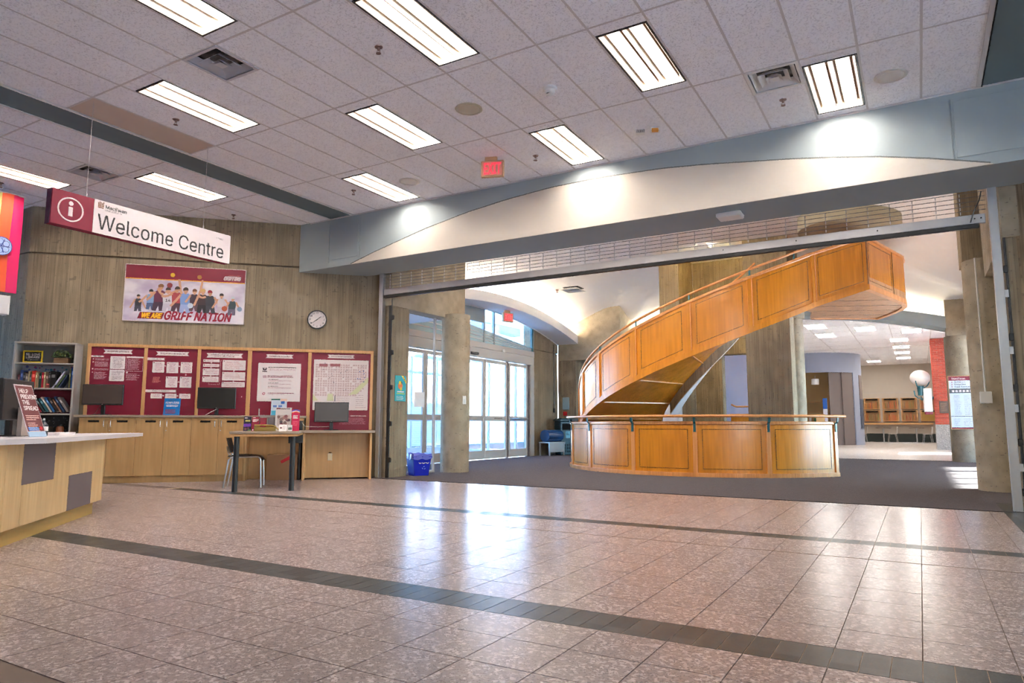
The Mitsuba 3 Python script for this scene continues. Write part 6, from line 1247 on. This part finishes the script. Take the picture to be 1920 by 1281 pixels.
# grey curved kiosk
at(); KC = np.array([-4.30, 36.2]); KR = 2.05; ks = struct('wall_kiosk'); KG = P('kiosk_grey', srgb(150, 156, 174), 0.6, 0.3); KT = P('kiosk_taupe', srgb(120, 108, 104), 0.6, 0.3)
def kiosk(a0, a1, z0, z1, r0=KR, t=0.18, n=24): return loft(np.array([[(KC[0]+(r0-q)*math.cos(a), KC[1]+(r0-q)*math.sin(a), z) for q, z in ((0, z0), (0, z1), (t, z1), (t, z0))] for a in np.radians(np.linspace(a0, a1, n))]))
add(kiosk(-30, 70, 0.0, HZ), KG, parent=ks, smooth=30); add(kiosk(-150, -30, 3.30, HZ), KG, 'fascia', ks, smooth=30); add(kiosk(-48, -30, 0.0, 3.30, KR-0.05, 0.14), KT, 'sliding_panel', ks, smooth=30); add(kiosk(-65, -48, 0.0, 3.30, KR-0.12, 0.05), KT, 'sliding_panel', ks, smooth=30)
add(kiosk(-17, -6, 0.75, 2.1, KR+0.03, 0.04), P('kiosk_dark', srgb(70, 76, 92), .5), 'poster_panel', ks, smooth=30); add(kiosk(-17, -6, 2.1, 3.2, KR+0.03, 0.04), KT, 'poster_panel', ks, smooth=30)
add(box(-7.2, -3.2, 37.2, 37.4, 0, HZ), P('shop_wall', srgb(206, 176, 128), .7), 'shop_wall', ks)
sh = thing('shop_shelf', 'wooden shop shelving glimpsed inside the grey kiosk', 'shelf'); 
for z in (0.5, 1.0, 1.5, 2.0): add(rbox(-5.9, -3.7, 36.25, 36.59, z, z+0.03, .004), EDGE_WOOD, 'shelf', sh)
for x in (-5.9, -4.9, -3.73): add(rbox(x, x+0.03, 36.25, 36.59, 0.0, 2.3, .004), EDGE_WOOD, 'upright', sh)
r = random.Random(8)
for k in range(10):
    x = -4.85+0.11*k; z = (1.031, 0.531)[k % 2]; c = r.choice([(180, 60, 50), (60, 120, 80), (220, 200, 120), (220, 216, 210), (70, 90, 150)])
    t = thing('shop_packet', f'small packet on the kiosk shelf, {ORD[k]} from the left', 'packet', 'packets on the kiosk shelf'); add(rbox(x, x+0.10, 36.3, 36.4, z, z+0.18+0.03*(k % 3), .006), PAINT, 'pack', t, col=srgb(*c))
t = thing('blue_pillar_sign', 'tall narrow blue and white sign in the kiosk opening', 'sign'); add(rbox(-3.72, -3.56, 33.9, 33.95, 0.0, 0.95, .004), ALU, 'stand', t); add(rbox(-3.72, -3.54, 33.88, 33.92, 1.0, 2.1, .006), PAINT, 'panel', t, col=srgb(214, 214, 226)); add(rbox(-3.72, -3.54, 33.874, 33.882, 1.62, 2.1, .003), PAINT, 'blue_field', t, col=srgb(36, 90, 170)); add(rbox(-3.65, -3.60, 33.9, 33.92, 0.94, 1.01, .002), ALU, 'neck', t)
t = thing('shop_carton', 'pale wooden carton standing at the kiosk front above the parapet rail', 'carton'); add(rbox(-3.95, -3.62, 33.2, 33.5, 0.0, 1.35, .01), PAINT, 'body', t, col=srgb(206, 170, 120)); add(rbox(-3.96, -3.61, 33.19, 33.51, 1.35, 1.38, .004), PAINT, 'lid', t, col=srgb(196, 156, 106))
t = thing('kiosk_spotlight', 'white lamp under the kiosk fascia', 'lamp'); at(-4.05, 34.4, 2.75); add(cyl(0, 0, 0, 0.26, 0.16, 20), WHITE, 'shade', t, smooth=30); add(tube([(0, 0, 0.26), (0, 0, 0.40)], 0.015, 6), ALU, 'stem', t)
# brick pier: courses of bricks round a core
at(); bw = struct('wall_brick'); X0, X1, Y0, Y1 = 0.52, 1.35, 30.5, 31.5
add(box(X0+0.008, X1, Y0+0.008, Y1, 0.93, HZ), P('mortar', srgb(188, 168, 156), .9, .2), parent=bw)
br1, br2 = mikit.ply(rbox(0, 0.194, 0, 0.02, 0, 0.060, 0.003), BRICK), mikit.ply(rbox(0, 0.194, 0, 0.02, 0, 0.060, 0.003), BRICK2)
hf = mikit.ply(rbox(0, 0.094, 0, 0.02, 0, 0.060, 0.003), BRICK)
r = random.Random(2); nb_ = 0
for k in range(46):
    z = 0.935+0.0705*k
    for q in range(5):
        x = X0-0.012+0.204*q-(0.102 if k % 2 else 0)
        if q == 0 and k % 2: scene[key(bw+'__brick')] = {**hf, 'to_world': T4().translate([X0-0.012, Y0-0.012, z])}
        elif x+0.194 < X1+0.1: scene[key(bw+'__brick')] = {**(br1 if r.random() < .5 else br2), 'to_world': T4().translate([x, Y0-0.012, z])}
side = [rbox(X0-0.012, X0+0.008, Y0+0.01+0.204*q-(0.102 if k % 2 else 0)+0.1, Y0+0.01+0.204*q-(0.102 if k % 2 else 0)+0.294, 0.935+0.0705*k, 0.995+0.0705*k, .003) for k in range(46) for q in range(4)]
add(side, BRICK, 'side_brick', bw, kind='stuff', label='bricks of the narrow side, seen edge on')
add(rbox(X0-0.02, X1, Y0-0.02, Y1, 0, 0.93, 0.005), PEBBLE, 'pebble_base', bw)
t = thing('plaque', 'dark bronze plaque on the brick pier', 'plaque'); add(rbox(0.66, 0.95, Y0-0.045, Y0-0.013, 1.35, 1.80, .004), P('bronze', srgb(74, 56, 48), .4), 'plate', t); add(lines(0.70, 0.91, 1.72, 6, .055, .018, Y0-0.045, 2), PAINT, 'print', t, col=srgb(150, 120, 96))
t = thing('globe_lamp', 'glass globe lamp in a teal metal ring on a bracket beside the brick pier', 'lamp'); at(0.10, 30.3, 0)
add(lathe([(0.34*math.cos(a), 2.68+0.30*math.sin(a)) for a in np.linspace(-1.2, 1.57, 14)], 28), P('opal', srgb(226, 214, 206), .2), 'globe', t, smooth=60)
ringp = [(0.285*math.cos(a), 0.285*math.sin(a), 2.62) for a in np.linspace(0, 6.2832, 33)[:-1]]; add(tube(ringp, 0.018, 8, True), TEAL_METAL, 'ring', t)
for a in (0, 2.09, 4.19): add(tube([(0.30*math.cos(a)*c_, 0.30*math.sin(a)*c_, z) for c_, z in ((1, 2.62), (.95, 2.5), (.75, 2.38), (.35, 2.30), (0, 2.28))], 0.020, 8), TEAL_METAL, 'rib', t)
add(cyl(0, 0, 2.02, 2.38, 0.10, 20, 0.12), TEAL_METAL, 'hub', t); add(tube(bend([(0, 0, 2.0), (0, 0, 1.86), (0.2, 0.15, 1.9), (0.40, 0.20, 1.95)], 0.05), 0.035, 8), TEAL_METAL, 'arm', t); add(tube([(-0.22, -0.05, 2.2), (-0.2, -0.05, 2.02), (-0.1, -0.05, 1.92), (0.0, -0.05, 1.92)], 0.02, 8), TEAL_METAL, 'scroll', t)
at(0.33, 30.1, 0, 8); t = thing('sign_box', 'white illuminated-type sign box on the brick pier, below the globe lamp', 'sign box'); add(rbox(-0.14, 0.12, 0.0, 0.25, 1.40, 2.28, .01), WHITE, 'box', t); add(rbox(-0.12, 0.12, 0.02, 0.25, 1.30, 1.40, .01), MAROON, 'bracket', t)
at(-0.55, 40.0, 0.0); t = thing('floor_track', 'pale metal strip on the floor before the far wall', 'track'); add(rbox(-0.9, 0.9, -0.04, 0.04, 0.0, 0.03, .005), ALU, 'strip', t)
at()
